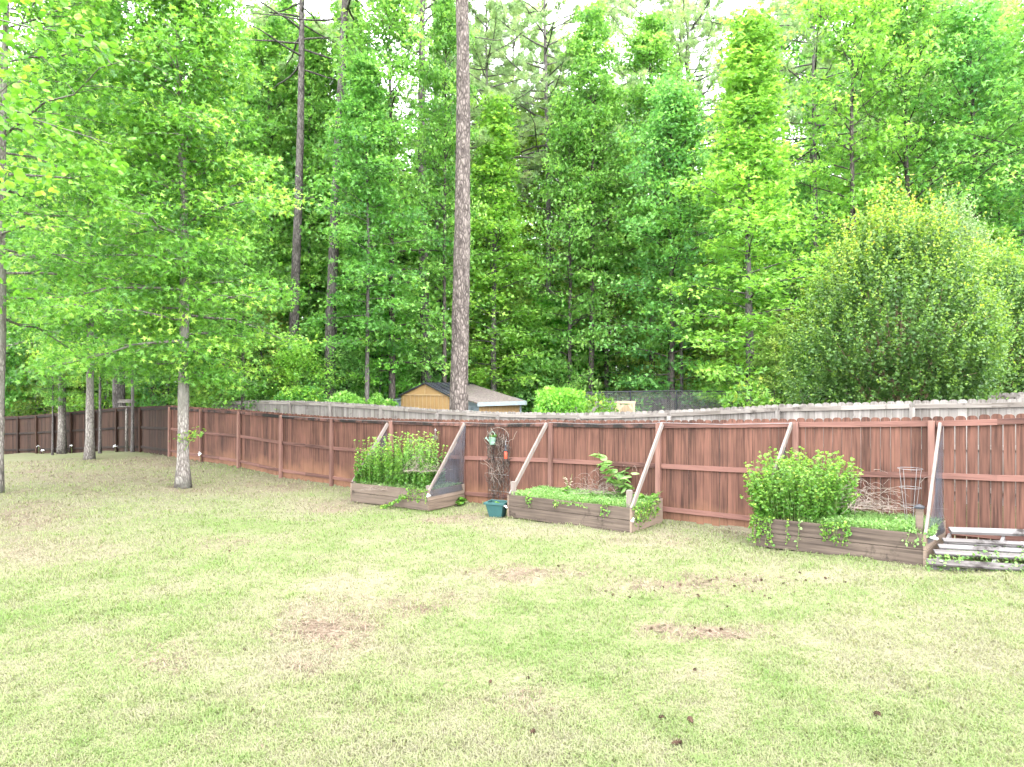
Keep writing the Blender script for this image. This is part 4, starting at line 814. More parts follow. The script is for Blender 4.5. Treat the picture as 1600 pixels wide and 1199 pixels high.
for kind, px, d, nm, s, sz, c in (
    ('B', 1172, 26, 'bright yellow green conical tree taller than its leafy neighbours', 1.3, .95, YG),
    ('C', 1050, 30, 'broad mid green rounded tree left of the bright conical tree', .95, .95, BL),
    ('B', 772, 33, 'bright green tree just right of the big flaky pine trunk', 1.15, .95, YG),
    ('A', 612, 29, 'large leafy tree left of the big flaky pine trunk', .95, .98, MID),
    ('E', 573, 27.5, 'slim dark trunked leafy tree between the leaning pine and the shed', .8, .75, DEEP),
    ('C', 890, 33, 'dense leafy tree above the clipped hedge', .8, 1.0, MID),
    ('C', 948, 35, 'dark leafy tree in the gap above the chain link fence', .95, 1.02, MID),
    ('A', 1335, 29, 'pale yellow green tree right of the grey trunked pine', .95, .98, YG),
    ('C', 1420, 30, 'leafy tree rising directly behind the crape myrtle', 1.1, 1.2, MID),
    ('A', 1520, 29, 'tall leafy tree behind the cream leaved shrub', .9, .9, BL),
    ('E', 1560, 31, 'slim stemmed leafy tree near the upper right edge', 1.0, .9, PALE),
    ('A', 1640, 27, 'leafy tree cut by the right edge of the photo', 1.0, .85, MID),
    ('C', 1245, 36, 'shaded bluish green tree between the conical tree and the crape myrtle', .95, .8, BL),
    ('E', 1045, 31.5, 'slim pale trunk standing behind the chain link fence, left of a pair', .7, .75, MID),
    ('E', 1065, 30.5, 'slim pale trunk standing behind the chain link fence, right of a pair', .72, .75, MID),
    ('D', 420, 33, 'tall leafy tree behind the grey fence at its left end', .85, .85, MID),
    ('C', 380, 27.5, 'low leafy tree behind the fence right of the yard sweetgum', .62, .6, MID),
    ('A', 345, 34, 'leafy tree high behind the yard sweetgum', 1.0, 1.05, DEEP),
    ('E', 540, 34, 'leafy tree filling the gap beside the leaning pine', .95, 1.05, MID),
    ('D', 240, 38, 'leafy tree behind the black left fence near its corner', .95, .95, DEEP),
    ('A', 60, 39, 'leafy tree deep behind the black left fence', 1.0, 1.0, DEEP),
    ('D', 130, 40, 'tall trunked leafy tree deep behind the black left fence', 1.0, 1.0, DEEP),
    ('A', -30, 36, 'leafy tree beyond the left end of the black fence', 1.0, 1.05, DEEP),
    ('E', 484, 33, 'thin pale trunk between the two tall pines, left one of a pair', .8, .95, MID),
    ('E', 493, 34, 'thin pale trunk between the two tall pines, right one of a pair', .7, 1.0, MID),
    ('D', 694, 30, 'thin dark trunk just left of the big flaky pine trunk', .55, .8, MID),
    ('D', 440, 36, 'dark trunk in the gap left of the straight grey pine', .8, .95, MID),
    ('D', 922, 33, 'dark trunk among the leaves above the left end of the chain link fence', .8, .85, MID),
    ('D', 1020, 36, 'dark trunk deep in the shade above the chain link fence', .9, .9, MID),
    ('C', 690, 38, 'leafy tree behind the tan shed', 1.0, 1.0, MID)):
    place(kind, px, d, nm, s=s, sz=sz, color=c)
# overhanging near tree, upper left
near_t = tree('broadleaf_tree', 31, 13.5, 4.8, 3.2, oval, 56, 8, 11, .135, BROAD, .15, 'bark_gum', 'leaf', elev=(-10, 55), droop=.16, spray=.3)
near_t.location = (-10.9, 10.6, 0); tag(near_t, 'large leaved tree whose branches reach in at the upper left corner', 'tree')
for c in near_t.children:
    if c.name.startswith('crown'): c.color = BR
# understory
rr = random.Random(5); k_ = 0
UL = 'leafy understory tree low among the trunks behind the fences'
for px, d, s in ((330, 30, .8), (405, 31.5, .85), (470, 27, .62), (500, 30, .7), (545, 28.5, .75), (590, 30, .85), (620, 33, 1.0), (655, 35, 1.0), (740, 35, 1.0), (800, 35, 1.0), (840, 34, .9), (440, 35, 1), (560, 36, 1.1), (700, 40, 1.2), (860, 36, 1.1), (910, 39, 1.2), (980, 36, .9), (1010, 40, 1.2), (1100, 34, .9), (1130, 30, .75), (1200, 30, .85), (1150, 38, 1.2), (1240, 31, .9), (1290, 33, 1.1), (1340, 36, 1.2), (1560, 27, .9), (1610, 30, 1), (1480, 33, 1.1),
                 (20, 40, 1), (75, 38, .9), (110, 43, 1.2), (160, 37, .9), (215, 40, 1), (262, 36, .9), (300, 41, 1.1), (-20, 43, 1.2), (350, 38, 1.2), (1215, 24.5, .5), (1240, 25.5, .5)):
    place('U' if k_ % 2 == 0 else 'V', px, d, UL, s=s*rr.uniform(.9, 1.1), color=(rr.uniform(.95, 1.7), rr.uniform(.95, 1.25), rr.uniform(.8, 1.2), 1), group='understory trees behind the fences'); k_ += 1
# background wood, individually placed
BL_ = 'background tree deep in the wood behind the nearer trees'
for row, d in enumerate((43, 49, 56, 64)):
    x = -d*.92
    while x < d*.92:
        kk = rr.choice('ACDEEC' if row < 2 else 'ACAC'); px = 800+x*F/d; dd = d+rr.uniform(-2.5, 2.5)
        s = rr.uniform(.85, 1.15)*(.95 if 780 < px < 1250 else 1.05); c = (rr.uniform(1, 1.7), rr.uniform(1, 1.25), rr.uniform(.8, 1.3), 1)
        place(kk, px, dd, BL_, s=s*1.1, sz=s*(.95 if 430 < px < 700 else 1.0 if 700 <= px < 1260 else 1.2), color=c, group='background trees in the wood'); x += rr.uniform(3.0, 4.6)
for k_ in range(12):
    d = rr.uniform(42, 58); px = rr.uniform(380, 1650); place(rr.choice('PQ'), px, d, 'background pine showing over the leafy tree tops', s=rr.uniform(.95, 1.15), color=MID, group='background pines')
# far wood mass closing the view
g = np.random.default_rng(3); n_ = 52000; mb = MB(); th = g.uniform(-1.25, 1.25, n_); rr_ = g.uniform(72, 84, n_)
x = np.sin(th)*rr_; y = np.cos(th)*rr_; top = 15+5*fbm(x*.12, y*.12, 3); pos = np.stack([x, y, G(x, y)+g.random(n_)**1.1*top], 1); a = g.random(n_)*6.28
leaves(mb, pos, np.stack([np.cos(a), np.sin(a), g.normal(0, .5, n_)], 1), .75*(.6+.8*g.random(n_)), np.clip(g.normal(.45, .2, n_), 0, 1), TRIO, g=g)
tag(mb.build('far_woodland', M['leaf_far']), 'distant wood closing the view behind all the trees', 'wood', None, 'stuff')
# brush along the forest floor
n_ = 26000; mb = MB(); x = g.uniform(-34, 26, n_); s_ = g.random(n_)**1.3*18+13.5-.0; y = (s_+.6*4.89+.8*11.72-.6*x)/.8; ok = (y > 18) & (fbm(x*.5, y*.5, 8) > .42); x, y = x[ok], y[ok]
pos = np.stack([x, y, G(x, y)+g.random(len(x))*1.0*fbm(x*.8, y*.8, 9)], 1); a = g.random(len(x))*6.28
leaves(mb, pos, np.stack([np.cos(a), np.sin(a), g.normal(0, .4, len(x))], 1), .17*(.6+.8*g.random(len(x))), np.clip(g.normal(.45, .2, len(x)), 0, 1), TRIO, g=g)
tag(mb.build('undergrowth', M['leaf_far']), 'low leafy undergrowth covering the woodland floor', 'undergrowth', None, 'stuff')

# leafy shoot and pruning scar on the yard sweetgum
def shoot(root, base, seed, n_, mat, ls=.1, size=(.22, .12)):
    g = np.random.default_rng(seed); ml = MB(); off = g.normal(0, 1, (n_, 3))*np.array([size[0], size[0]*.6, size[1]]); leaves(ml, base+off, off+np.array([.1, 0, -.05]), ls*(.7+.5*g.random(n_)), np.clip(g.normal(.7, .2, n_), 0, 1), STAR, g=g, rr=.5)
    return ml.build('leafy_shoot', mat, root)
t_ = bpy.data.objects.new('tmp', None)
sx, sy, sz_ = S.location
sh = thing('sapling', 'small bright leafy shoot sprouting beside the trunk of the yard sweetgum', 'sapling', (sx+.16, sy-.14, sz_+.9))
mb = MB(); b0 = np.array([sx+.1, sy-.13, sz_+1.0]); tube(mb, [b0, b0+np.array([.16, -.05, .22]), b0+np.array([.42, -.08, .52])], [.012, .008, .004], 5); tube(mb, [b0+np.array([.16, -.05, .22]), b0+np.array([-.02, -.1, .4])], [.006, .003], 4)
mb.build('stem', M['stem'], sh); g = np.random.default_rng(6); ml = MB(); n_ = 70; t = g.random(n_)[:, None]; off = g.normal(0, .075, (n_, 3))
pos = b0+np.array([-.1, -.06, .3])+t*np.array([.55, 0, .22])+off; leaves(ml, pos, off-UP*.05, .12*(.7+.5*g.random(n_)), np.clip(g.normal(.75, .2, n_), 0, 1), STAR, g=g, rr=.5); ml.build('foliage', M['mint'], sh)
mb = MB(); cc = np.array([sx-.02, sy-.2, sz_+.2]); tube(mb, [cc+np.array([0, .12, 0]), cc+np.array([0, .03, 0]), cc, cc-np.array([0, -.012, 0])], [.12, .115, .1, .06], 16, wob=.15, seed=3); S_rot = S.rotation_euler.z
o = mb.build('burl', M['bark_gum'], None, smooth=True); o.parent = S; o.matrix_parent_inverse = (Vector((0, 0, 0)) and None) or __import__('mathutils').Matrix.Identity(4)
from mathutils import Matrix
S_m = Matrix.Translation(S.location) @ S.rotation_euler.to_matrix().to_4x4() @ Matrix.Diagonal((*S.scale, 1)); o.matrix_parent_inverse = S_m.inverted()
hb_ = MB(); tube(hb_, [cc+np.array([0, -.004, .0]), cc+np.array([.0, -.016, .0])], [.02, .016], 8); 
bpy.data.objects.remove(t_)

# ---------------------------------------------------------------- crape myrtles and shrubs
def crape(name, label, px, d, H, Rr, seed, nshoot, mat, color=None, tipt=.55, hot=True, lsz=.075):
    g = np.random.default_rng(seed); x = (px-800)*d/F; b = np.array([x, d, float(G(x, d))]); root = thing(name, label, 'tree', tuple(b)); mt = MB(); ml = MB()
    ends = []
    for i in range(26):
        a = i*2.4; r_ = math.sqrt((i+.5)/26); e = b+np.array([math.cos(a)*.22*r_, math.sin(a)*.22*r_, 0]); tp = b+np.array([math.cos(a)*Rr*.72*r_, math.sin(a)*Rr*.72*r_, H*(.82-.3*r_*r_)])
        t = np.linspace(0, 1, 9)[:, None]; md = e+(tp-e)*t; md[:, :2] = e[:2]+(tp-e)[:2]*t**1.35; md += np.cumsum(g.normal(0, .025, (9, 3)), 0)*t; tube(mt, md, np.linspace(.045, .012, 9), 6, caps=False)
        for j in range(7):
            q = g.uniform(.35, .95); p0 = np.array([np.interp(q, t[:, 0], md[:, k]) for k in range(3)]); dv = g.normal(0, 1, 3)*np.array([1, 1, .4])+UP*.5+(p0-b)*np.array([.3, .3, 0]); dv = dv/np.linalg.norm(dv)*g.uniform(.5, 1.1); tube(mt, [p0, p0+dv*.5+UP*.04, p0+dv+UP*.15], [.014, .009, .005], 4, caps=False)
    # shoots through the crown volume: dome with lumps
    k = nshoot; ph = np.arccos(1-1.72*g.random(k)); az_ = g.random(k)*6.28; rr0 = (.45+.55*g.random(k)**.45)
    lump = .62+.6*fbm(az_*1.9, ph*3.0, seed, 3)+.1*(g.random(k) > .9)
    R3 = rr0*lump; cz = H*.46
    tp_ = 1-.38*np.clip(np.cos(ph), 0, 1)**1.2
    P0 = b+np.stack([Rr*R3*tp_*np.sin(ph)*np.cos(az_), Rr*R3*tp_*np.sin(ph)*np.sin(az_), cz+np.where(np.cos(ph) > 0, (H-cz)*1.0, cz*.95)*R3*np.cos(ph)], 1)
    out_ = P0-(b+UP*cz*.5); out_ /= np.linalg.norm(out_, axis=1)[:, None]; dv = out_*.7+UP*.75+g.normal(0, .3, (k, 3)); dv /= np.linalg.norm(dv, axis=1)[:, None]
    ln = g.uniform(.2, .6, k)*(1+.5*(rr0 > .85))*(1+.3*(P0[:, 2] > b[2]+H*.6)); nl = 15
    hgt = np.clip((P0[:, 2]-b[2])/H, 0, 1); hotf = np.clip((rr0-.8)*7, 0, 1)*(.25+.75*hgt)*np.clip(vnoise(az_*2.5, ph*4, seed+5)*2, 0, 1)
    for q in range(nl):
        t = (q+.5)/nl; a = g.random(k)*6.28; tip = np.stack([np.cos(a), np.sin(a), np.zeros(k)], 1)+dv*(.3+.9*t)
        ti = np.clip((.2+.3*hgt*t if hot else .22)+.09*g.normal(size=k)+(tipt*hotf*t*.85 if hot else .3*g.random(k)), 0, 1)
        leaves(ml, P0+dv*(ln*t)[:, None]+g.normal(0, .025, (k, 3)), tip, lsz*(1.1-.45*t)*(.7+.5*g.random(k)), ti, SLIM if not hot else DIAM, up=.6, rr=.8, g=g)
    mt.build('trunk', M['tanbark'], root, smooth=True); o = ml.build('crown', M[mat], root)
    if color: o.color = color
    return root
M['tanbark'] = mat_bark('tan_bark', (.16, .11, .065), (.36, .28, .18), sc_=6, zs=.2, bump=.2)
crape('crape_myrtle', 'wide multi stemmed crape myrtle with yellow orange shoot tips behind the grey fence', 1402, 18, 6.9, 2.65, 51, 4600, 'crape', lsz=.095, tipt=.7)
crape('crape_myrtle', 'duller yellowish crape myrtle partly hidden at the right edge', 1545, 21.5, 6.0, 2.5, 52, 3000, 'crape', (1.15, 1.1, 1.2, 1), tipt=.5, lsz=.11)
crape('flowering_shrub', 'tall shrub with creamy pale leaves behind the top of the crape myrtle', 1482, 25, 8.7, 1.9, 53, 2400, 'cream', hot=False, lsz=.13)
def shrub(name, label, px, d, H, Rr, seed, n_, mat, ls, tem=TRIO, box=False, color=None):
    g = np.random.default_rng(seed); x = (px-800)*d/F; b = np.array([x, d, float(G(x, d))]); root = thing(name, label, 'shrub' if not box else 'hedge', tuple(b)); mt = MB(); ml = MB()
    for i in range(9):
        a = i*2.4; tp = b+np.array([math.cos(a)*Rr*.6, math.sin(a)*Rr*.5, H*.75]); tube(mt, [b, (b+tp)/2+UP*.1, tp], [.03, .02, .006], 5, caps=False)
    v = g.normal(0, 1, (n_, 3)); v /= np.linalg.norm(v, axis=1)[:, None]
    if box: v = v/np.maximum(np.abs(v).max(1), .001)[:, None]*.5+v*.5
    r_ = (.55+.45*g.random(n_)**.5)*(.85+.3*vnoise(v[:, 0]*3+5, v[:, 2]*3+5+v[:, 1], seed)); pos = b+UP*H*.5+v*r_[:, None]*np.array([Rr, Rr*.7, H*.53])
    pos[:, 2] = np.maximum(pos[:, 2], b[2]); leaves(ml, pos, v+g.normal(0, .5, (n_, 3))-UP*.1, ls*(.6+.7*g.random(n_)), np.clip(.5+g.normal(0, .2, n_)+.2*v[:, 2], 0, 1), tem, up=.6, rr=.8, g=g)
    mt.build('stem', M['bark_dark'], root); o = ml.build('foliage', M[mat], root)
    if color: o.color = color
    return root
shrub('hedge', 'clipped rounded green hedge between the shed and the chain link fence', 874, 24.5, 2.35, .95, 61, 5200, 'leaf_far', .12, box=True, color=(1.3, 1.2, .9, 1))
shrub('shrub', 'low pale viburnum like shrub right of the tan shed roof', 850, 33.5, 4, 1.7, 62, 4200, 'leaf_far', .16, color=PALE)
shrub('shrub', 'small light green shrub just in front of the wooden arch frame', 936, 22, 2.2, .65, 63, 1400, 'mint', .11)
shrub('sapling', 'bright lime leafy sapling rising over the grey fence left of the crape myrtle', 1170, 17.5, 2.45, .75, 64, 900, 'mint', .17, STAR)
for k_, (px, d, H_, R_) in enumerate(((415, 28.4, 2.6, 1.1), (470, 27, 2.4, 1.1), (540, 25.8, 2.3, 1.1), (590, 26.5, 2.1, .9))):
    shrub('shrub', ['round bluish shrub behind the grey fence, leftmost of four', 'shrub under the straight grey pine behind the grey fence', 'shrub under the leaning dark pine behind the grey fence', 'shrub just left of the tan shed'][k_], px, d, H_, R_, 70+k_, 3000, 'leaf_far', .13, color=BL if k_ == 1 else MID)

# ---------------------------------------------------------------- shed
def poly_prism(mb, pts_, th):
    pts_ = [np.asarray(p_, float) for p_ in pts_]; k = len(pts_); V = pts_+[p_-UP*th for p_ in pts_]
    mb.add(V, [list(range(k)), list(range(2*k-1, k-1, -1))]+[[i, k+i, k+(i+1) % k, (i+1) % k] for i in range(k)])
gl, gr_, pk = P(627, 617, 28.6), P(702, 617.5, 27.4), P(665, 598, 28)
zg = float(G(gl[0], gl[1])); gl[2] = gr_[2] = (gl[2]+gr_[2])/2
root = thing('metal_shed', 'tan metal garden shed with dark ribbed roof behind the big flaky pine trunk', 'shed', (*((gl+gr_)/2)[:2], zg))
rd = P(737, 599, 32.4)-pk; rd[2] = 0
def dn(p_, z=None): return np.array([p_[0], p_[1], zg if z is None else z])
mb = MB(); inw = unit(rd)*.03
mb.add([dn(gl), dn(gr_), gr_, pk-UP*.05, gl], [[0, 1, 2, 3, 4]]); mb.add([dn(gl), gl, gl+rd, dn(gl+rd)], [[0, 1, 2, 3]]); mb.add([dn(gr_), dn(gr_+rd), gr_+rd, gr_], [[0, 1, 2, 3]]); mb.add([dn(gl+rd), gl+rd, pk+rd-UP*.05, gr_+rd, dn(gr_+rd)], [[0, 1, 2, 3, 4]])
mb.build('wall', M['tan'], root)
mb = MB(); wd = (gr_-gl); outv = -unit(rd)
for q in range(12):
    c = gl+wd*(q+.5)/12+outv*.012; beam(mb, dn(c), c-UP*.03, unit(wd)*.014, outv*.012)
beam(mb, gl+outv*.02, gr_+outv*.02, outv*.02, UP*.025); beam(mb, (gl+gr_)/2+outv*.012, pk+outv*.012-UP*.08, unit(wd)*.014, outv*.012)
mb.build('wall_ribs', M['tan2'], root)
mb = MB(); ov = outv*.1; e1 = unit(gl-pk); e2 = unit(gr_-pk)
poly_prism(mb, [pk+ov, pk+rd, gl+rd+e1*.12, gl+ov+e1*.12], .04); poly_prism(mb, [pk+ov, gr_+ov+e2*.12, gr_+rd+e2*.12, pk+rd], .04)
for q in range(9):
    t = (q+.2)/9
    for ee in (gl+e1*.12, gr_+e2*.12): beam(mb, pk+rd*t+UP*.02, ee+rd*t+UP*.02, unit(rd)*.012, UP*.015)
mb.build('roof', M['roofm'], root)
mb = MB(); beam(mb, gl+ov+e1*.12-UP*.02, pk+ov-UP*.02, outv*.015, UP*.03); beam(mb, pk+ov-UP*.02, gr_+ov+e2*.12-UP*.02, outv*.015, UP*.03); mb.build('roof_trim', M['black'], root)
# low annex to the right, needle-covered roof
root = thing('shed_annex', 'low tan outbuilding with needle covered roof and pale blue trim right of the shed', 'shed', (*P(785, 640, 27.5)[:2], zg))
A_, B_, C_, D_, E_ = P(737, 600, 32), P(704, 617, 27.6), P(746, 629.5, 26.2), P(821, 627, 26.8), P(800, 620, 31.5)
mb = MB(); poly_prism(mb, [A_, B_, C_], .05); poly_prism(mb, [A_, C_, D_, E_], .05); mb.build('roof', M['litter_roof'], root)
mb = MB(); o_ = np.array([0, -.03, 0]); beam(mb, C_+o_-UP*.07, D_+o_-UP*.07, np.array([0, .02, 0]), UP*.075); beam(mb, D_+np.array([.03, 0, -.07]), E_+np.array([.03, 0, -.07]), np.array([.02, 0, 0]), UP*.075); mb.build('fascia', M['fascia'], root)
mb = MB(); C2, D2, E2 = C_+np.array([.05, .25, -.06]), D_+np.array([-.22, .25, -.06]), E_+np.array([-.22, -.1, -.06]); B2 = B_+np.array([.25, .2, -.06])
mb.add([dn(C2), dn(D2), D2, C2], [[0, 1, 2, 3]]); mb.add([dn(D2), dn(E2), E2, D2], [[0, 1, 2, 3]]); mb.build('wall', M['tan'], root)
mb = MB()
for q in range(14):
    c = C2+(D2-C2)*(q+.5)/14+np.array([0, -.012, 0]); beam(mb, dn(c), c-UP*.12, np.array([.008, 0, 0]), np.array([0, .01, 0]))
mb.build('wall_ribs', M['tan2'], root)
mb = MB(); beam(mb, dn(D2)+np.array([.03, -.03, 0]), D2+np.array([.03, -.03, -.02]), np.array([.035, 0, 0]), np.array([0, .035, 0])); mb.build('corner_trim', M['fascia'], root)
mb = MB(); mb.add([dn(B2), dn(C2), C2, B2], [[0, 1, 2, 3]]); mb.build('side_wall', M['greysid'], root)
mb = MB(); beam(mb, dn((B2+C2)/2)+UP*.1+np.array([-.03, -.04, 0]), (B2+C2)/2+np.array([-.03, -.04, -.2]), unit(C2-B2)*.3, np.array([.0, .015, 0])); mb.build('door', M['fascia'], root)
root = thing('lean_to', 'small blue grey lean-to with pale studs at the left side of the tan shed', 'lean-to', (*P(612, 640, 29)[:2], zg))
a_, b_ = P(601, 628, 29.2), P(626, 625.5, 28.8); mb = MB(); mb.add([dn(a_), dn(b_), b_, a_], [[0, 1, 2, 3]]); bk = np.array([.3, 1.8, .1]); mb.add([dn(a_), a_, a_+bk, dn(a_+bk)], [[0, 1, 2, 3]]); mb.build('wall', M['greysid'], root)
mb = MB()
for q in range(5): c = a_+(b_-a_)*q/4.01+np.array([0, -.02, 0]); beam(mb, dn(c), c, np.array([.02, 0, 0]), np.array([0, .015, 0]))
mb.build('stud', M['fascia'], root)
mb = MB(); poly_prism(mb, [a_+np.array([-.2, -.12, .03]), b_+np.array([.02, -.12, .06]), b_+bk+UP*.06, a_+bk+np.array([-.2, 0, .03])], .04); mb.build('roof', M['fascia'], root)

# ---------------------------------------------------------------- chain link fence, far fences, arch frame
def zline(px, y, d): return P(px, y, d)
cl = [(905, 614, 25.5), (985, 612, 25.5), (1057, 611, 25.5), (1140, 612, 25.5), (1225, 615, 25), (1310, 619, 24.5), (1400, 622, 24)]
cl = [P(*c) for c in cl]
root = thing('chain_link_fence', 'dark chain link fence running behind the grey picket fence', 'fence', tuple(cl[0]*np.array([1, 1, 0])))
for k_ in range(len(cl)-1):
    a, b = cl[k_], cl[k_+1]; mb = MB(); tube(mb, [a, b], .022, 8); mb.build('top_rail', M['chain'] if 'chain' in M else M['black'], root)
    Ln = np.linalg.norm(b-a); dv = (b-a)/Ln; Hh = min(a[2], b[2])-float(G(a[0], a[1])); mb = MB(); st = .07; nw = int((Ln+Hh)/st)
    for s in (1, -1):
        for q in range(nw):
            u0 = q*st-Hh
            pts_ = []
            ta = max(0, -u0); tb = min(Hh, Ln-u0)
            if tb <= ta: continue
            if s > 0: p0 = a+dv*(u0+ta)-UP*(Hh-ta); p1 = a+dv*(u0+tb)-UP*(Hh-tb)
            else: p0 = a+dv*(Ln-(u0+ta))-UP*(Hh-ta); p1 = a+dv*(Ln-(u0+tb))-UP*(Hh-tb)
            tube(mb, [p0, p1], .0022, 3, caps=False)
    mb.build('wire_mesh', M['wire'], root)
for a in cl:
    mb = MB(); tube(mb, [[a[0], a[1], float(G(a[0], a[1]))-.1], a+UP*.03], .028, 8); mb.build('post', M['black'], root)
def simple_fence(name, label, ends, mats, H=1.8):
    pp = []
    for px, yt, d in ends: t = P(px, yt, d); pp.append((t[0], t[1], t[2]-H, t[2]))
    r_ = thing(name, label, 'fence', (0, 0, 0)); fence_run(r_, pp, mats, gap=.008, post_over=-.1, r=random.Random(len(label)))
    return r_
gm = (M['grey_v'], M['grey_h'], M['grey_h'], M['grey_v'])
M['dim_v'] = mat_wood('dull_picket', (.1, .085, .07), (.28, .25, .22), True, 0)
dm = (M['dim_v'], M['dim_v'], M['dim_v'], M['dim_v'])
simple_fence('board_fence', 'dull grey board fence seen through the chain link fence', [(900, 629, 30), (960, 626, 31), (1035, 618, 33), (1090, 614, 32), (1150, 612, 31), (1200, 611, 31)], dm)
simple_fence('board_fence', 'short stretch of grey board fence left of the crape myrtle', [(1250, 603, 22), (1282, 603.5, 21.6), (1312, 604, 21.2), (1345, 606, 20.8)], gm)
simple_fence('board_fence', 'faint grey board fence right of the crape myrtle', [(1530, 615, 17.5), (1590, 613, 17), (1660, 611, 16.5)], gm)
root = thing('iron_fence', 'black iron bar fence at the right edge beyond the board fence', 'fence', tuple(P(1590, 612, 21)*np.array([1, 1, 0])))
for q in range(16):
    a = P(1555+q*6, 578, 21); mb = MB(); tube(mb, [a-UP*2.0, a], .01, 5); mb.build('bar', M['black'], root)
for yy in (582, 610):
    mb = MB(); tube(mb, [P(1553, yy, 21), P(1648, yy, 21)], .012, 5); mb.build('rail', M['black'], root)
root = thing('arched_frame', 'tan wooden frame with an arched top before the chain link fence', 'wooden frame', tuple(P(977, 660, 23.5)))
c0, c1 = P(966, 629, 23.5), P(990, 629, 23.5); zb = float(G(c0[0], c0[1]))
ux = np.array([1., 0, 0]); uy = np.array([0, 1., 0])
for c in (c0, c1): mb = MB(); beam(mb, [c[0], c[1], zb], c, ux*.045, uy*.045, .4); mb.build('post', M['tanwood'], root)
for c in (c0+uy*.5, c1+uy*.5): mb = MB(); beam(mb, [c[0], c[1], zb], c, ux*.045, uy*.045, .4); mb.build('post', M['tanwood'], root)
mb = MB(); beam(mb, c0+UP*.0-ux*.06, c1+ux*.06, uy*.05, UP*.04, .5); mb.build('lintel', M['tanwood'], root)
mb = MB(); mid = (c0+c1)/2; beam(mb, c0+np.array([.04, -.01, -.24]), mid+np.array([-.07, -.01, -.07]), unit((.5, 0, -.5))*.028, uy*.02, .6); beam(mb, mid+np.array([.07, -.01, -.07]), c1+np.array([-.04, -.01, -.24]), unit((.5, 0, .5))*.028, uy*.02, .6); mb.build('arch_brace', M['tanwood'], root)
mb = MB(); beam(mb, c0+np.array([.04, .45, -.5]), c1+np.array([-.04, .45, -.5]), uy*.01, UP*.4, .2); mb.build('back_board', M['tanwood'], root)

# ---------------------------------------------------------------- bird feeder on a post, white flowers, ground bits
x, y = P(198, 706, 27.2)[:2]; z = float(G(x, y)); root = thing('bird_table', 'grey flat topped bird feeder on a thin pale post by the dark fence', 'bird feeder', (x, y, z)); b = np.array([x, y, z]); top = P(198, 636, 27.2)[2]-z
mb = MB(); tube(mb, [b, b+UP*top], [.06, .05], 8, wob=.1); mb.build('post', M['bark_gum'], root, smooth=True)
mb = MB(); beam(mb, b+UP*(top+.015)-ux*.24, b+UP*(top+.015)+ux*.24, uy*.18, UP*.015, .4); mb.build('tray', M['grey_h'], root)
mb = MB()
for sx_, sy_ in ((-1, -1), (1, -1), (-1, 1), (1, 1)): beam(mb, b+UP*(top+.03)+ux*sx_*.15+uy*sy_*.1, b+UP*(top+.17)+ux*sx_*.15+uy*sy_*.1, ux*.012, uy*.012)
mb.build('upright', M['grey_v'], root)
mb = MB(); t0 = b+UP*(top+.17); V = [t0+ux*sx_*.27+uy*sy_*.2 for sx_, sy_ in ((-1, -1), (1, -1), (1, 1), (-1, 1))]+[t0+UP*.13-ux*.27, t0+UP*.13+ux*.27]; mb.add(V, [[0, 3, 2, 1], [0, 1, 5, 4], [2, 3, 4, 5], [1, 2, 5], [3, 0, 4]]); mb.build('roof', M['grey_h'], root)
FLW = None
for k_, (px, py, d, lb) in enumerate(((60, 697, 31, 'white flower at the dark fence, leftmost of the row'), (66, 704, 31, 'low white flower at the dark fence left of the thick leaning tree'), (111, 697, 29.6, 'white flower just right of the thick leaning tree'), (179, 697, 27.6, 'white flower left of the bird feeder post'), (312, 709, 22.8, 'white flower at the fence behind the yard sweetgum'))):
    p_ = P(px, py, d); zg_ = float(G(p_[0], p_[1])); root = thing('white_flower', lb, 'flower', (p_[0], p_[1], zg_), 'white flowers along the fence foot'); g = np.random.default_rng(k_)
    mb = MB(); tube(mb, [[p_[0], p_[1], zg_], [p_[0]+.03, p_[1], (zg_+p_[2])/2], p_], .005, 4); mb.build('stem', M['stem'], root)
    ml = MB(); n_ = 12; a = np.arange(n_)*2.4; leaves(ml, np.repeat(p_[None], n_, 0)+g.normal(0, .02, (n_, 3)), np.stack([np.cos(a), np.sin(a), g.normal(.3, .4, n_)], 1), .05, 0, BROAD, g=g, rr=1.2); ml.build('petals', M['flower'], root)
def cone_mesh(parent, s, seed):
    g = np.random.default_rng(seed); mb = MB(); c = np.array(parent.location); ax = np.array([1, 0, .15]); k = 46
    for i in range(k):
        t = (i+.5)/k; a = i*2.4; rr_ = s*.42*math.sin(math.pi*(t*.85+.1))**.7; p0 = c+ax*(t-.5)*s+UP*s*.36; d = np.array([.35, math.cos(a), math.sin(a)]); e = p0+d*rr_; n_ = np.cross(d, ax); n_ /= np.linalg.norm(n_)
        mb.add([p0-n_*s*.05, e-n_*s*.1, e+d*s*.03, e+n_*s*.1, p0+n_*s*.05], [[0, 1, 2, 3, 4]])
    tube(mb, [c-ax*s*.48+UP*s*.36, c+UP*s*.36, c+ax*s*.48+UP*s*.36], [s*.1, s*.24, s*.06], 8); return mb.build('cone_scales', M['cone'], parent)
proto_c = None
CN = [(1057, 1164, 'largest pine cone on the lawn near the bottom of the photo'), (1079, 1131, 'dark pine cone just above the largest one on the lawn'), (1035, 1126, 'small brown pine cone left of the dark one near the bottom'),
      (1370, 1130, 'lone pine cone on the grass at the lower right'), (831, 1146, 'pale tan pine cone at the bottom centre of the lawn')]
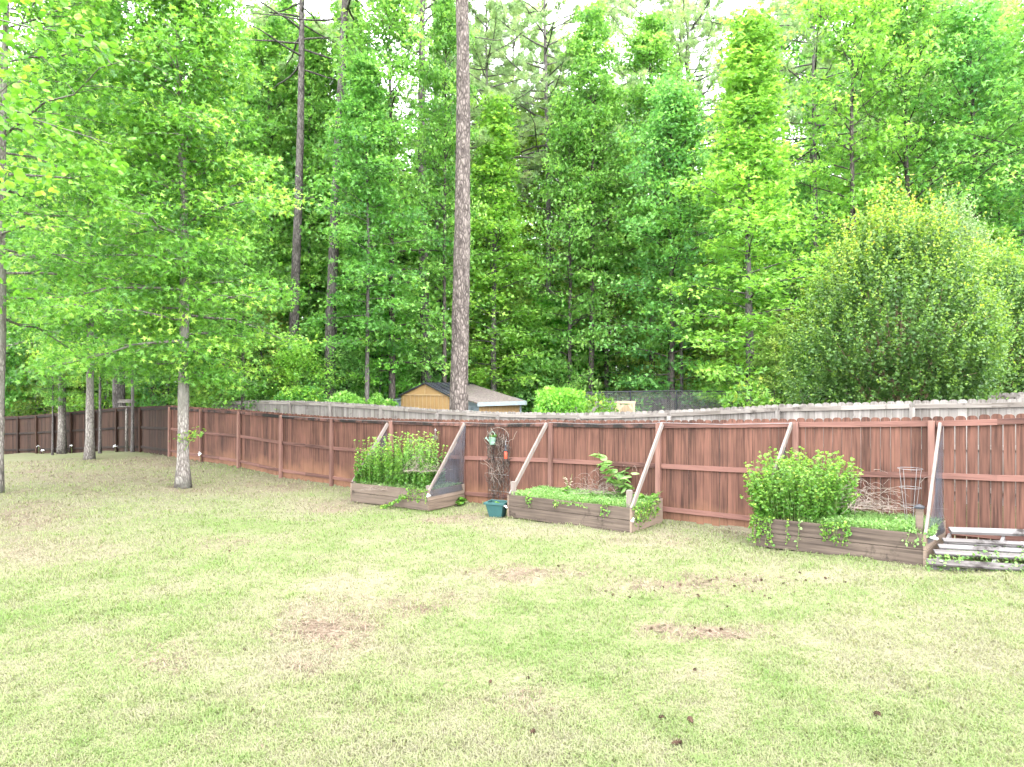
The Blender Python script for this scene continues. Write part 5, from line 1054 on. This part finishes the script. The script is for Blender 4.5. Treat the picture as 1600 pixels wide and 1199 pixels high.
tiny = [(1165, 903), (1190, 914), (1180, 917), (1092, 938), (1091, 934), (1036, 920), (947, 924), (958, 929), (984, 934), (1085, 985), (1017, 985), (1110, 990), (1127, 989), (1154, 1003), (1210, 1002), (1245, 915), (1259, 915), (1224, 920), (1195, 941), (1203, 945), (1137, 954), (1240, 935), (1290, 912), (873, 883), (960, 889), (1000, 876), (682, 832), (1086, 1052), (825, 1061), (728, 893), (1250, 903), (1295, 955), (1320, 918), (1120, 908), (1148, 923), (1492, 1033), (560, 1065), (298, 1134), (382, 1017), (395, 1114), (766, 1067), (359, 855), (330, 959), (1175, 933), (1063, 918), (985, 902), (1022, 926), (1110, 912)]
for k_, c in enumerate(CN+[(a, b, None) for a, b in tiny]):
    px, py, lb = c; d = (CH-.06)*F/(py-599.5); x = (px-800)*d/F; z = float(G(x, d))+float((fbm(x*1.7, d*1.7, 77)-.5)*.06); s = .075 if k_ == 0 else (.055 if lb else .038)
    lb = lb or 'small brown cone or seed ball scattered among the grass of the lawn'
    if proto_c is None:
        proto_c = thing('pine_cone', lb, 'pine cone', (x, d, z)); cone_mesh(proto_c, 1.0, 5); proto_c.scale = (s, s, s); proto_c['group'] = 'cones scattered on the lawn'
    else: dup(proto_c, (x, d, z), (k_*1.7) % 6.28, s, lb, 'cones scattered on the lawn')
# thin wires/strings above the stained fence top
mb = MB(); 
for px0, px1 in ((441, 725), (725, 862), (862, 1030), (1030, 1245)):
    a, b = fpt(px0)+FN*.1, fpt(px1)+FN*.1; a[2] = P(px0, 660 if px0 > 500 else 650, fd(px0))[2]; b[2] = P(px1, 661, fd(px1))[2]; tube(mb, [a, (a+b)/2-UP*.03, b], .003, 4)
o = mb.build('string_line', M['wire']); tag(o, 'thin pale wire strung along the top of the stained fence', 'wire')

# thin haze in the air
mb = MB(); beam(mb, [0, -350, 19], [0, 550, 19], [450, 0, 0], [0, 0, 21.5], bev=.001)
m, n, out = newmat('haze_air'); v = N(n, 'ShaderNodeVolumePrincipled'); v.inputs['Color'].default_value = (.95, .97, 1, 1); v.inputs['Density'].default_value = HAZE; v.inputs['Anisotropy'].default_value = .2
n.links.new(v.outputs[0], out.inputs['Volume']); hz_ = mb.build('haze', m); tag(hz_, 'thin pale haze in the air', 'haze', None, 'stuff')
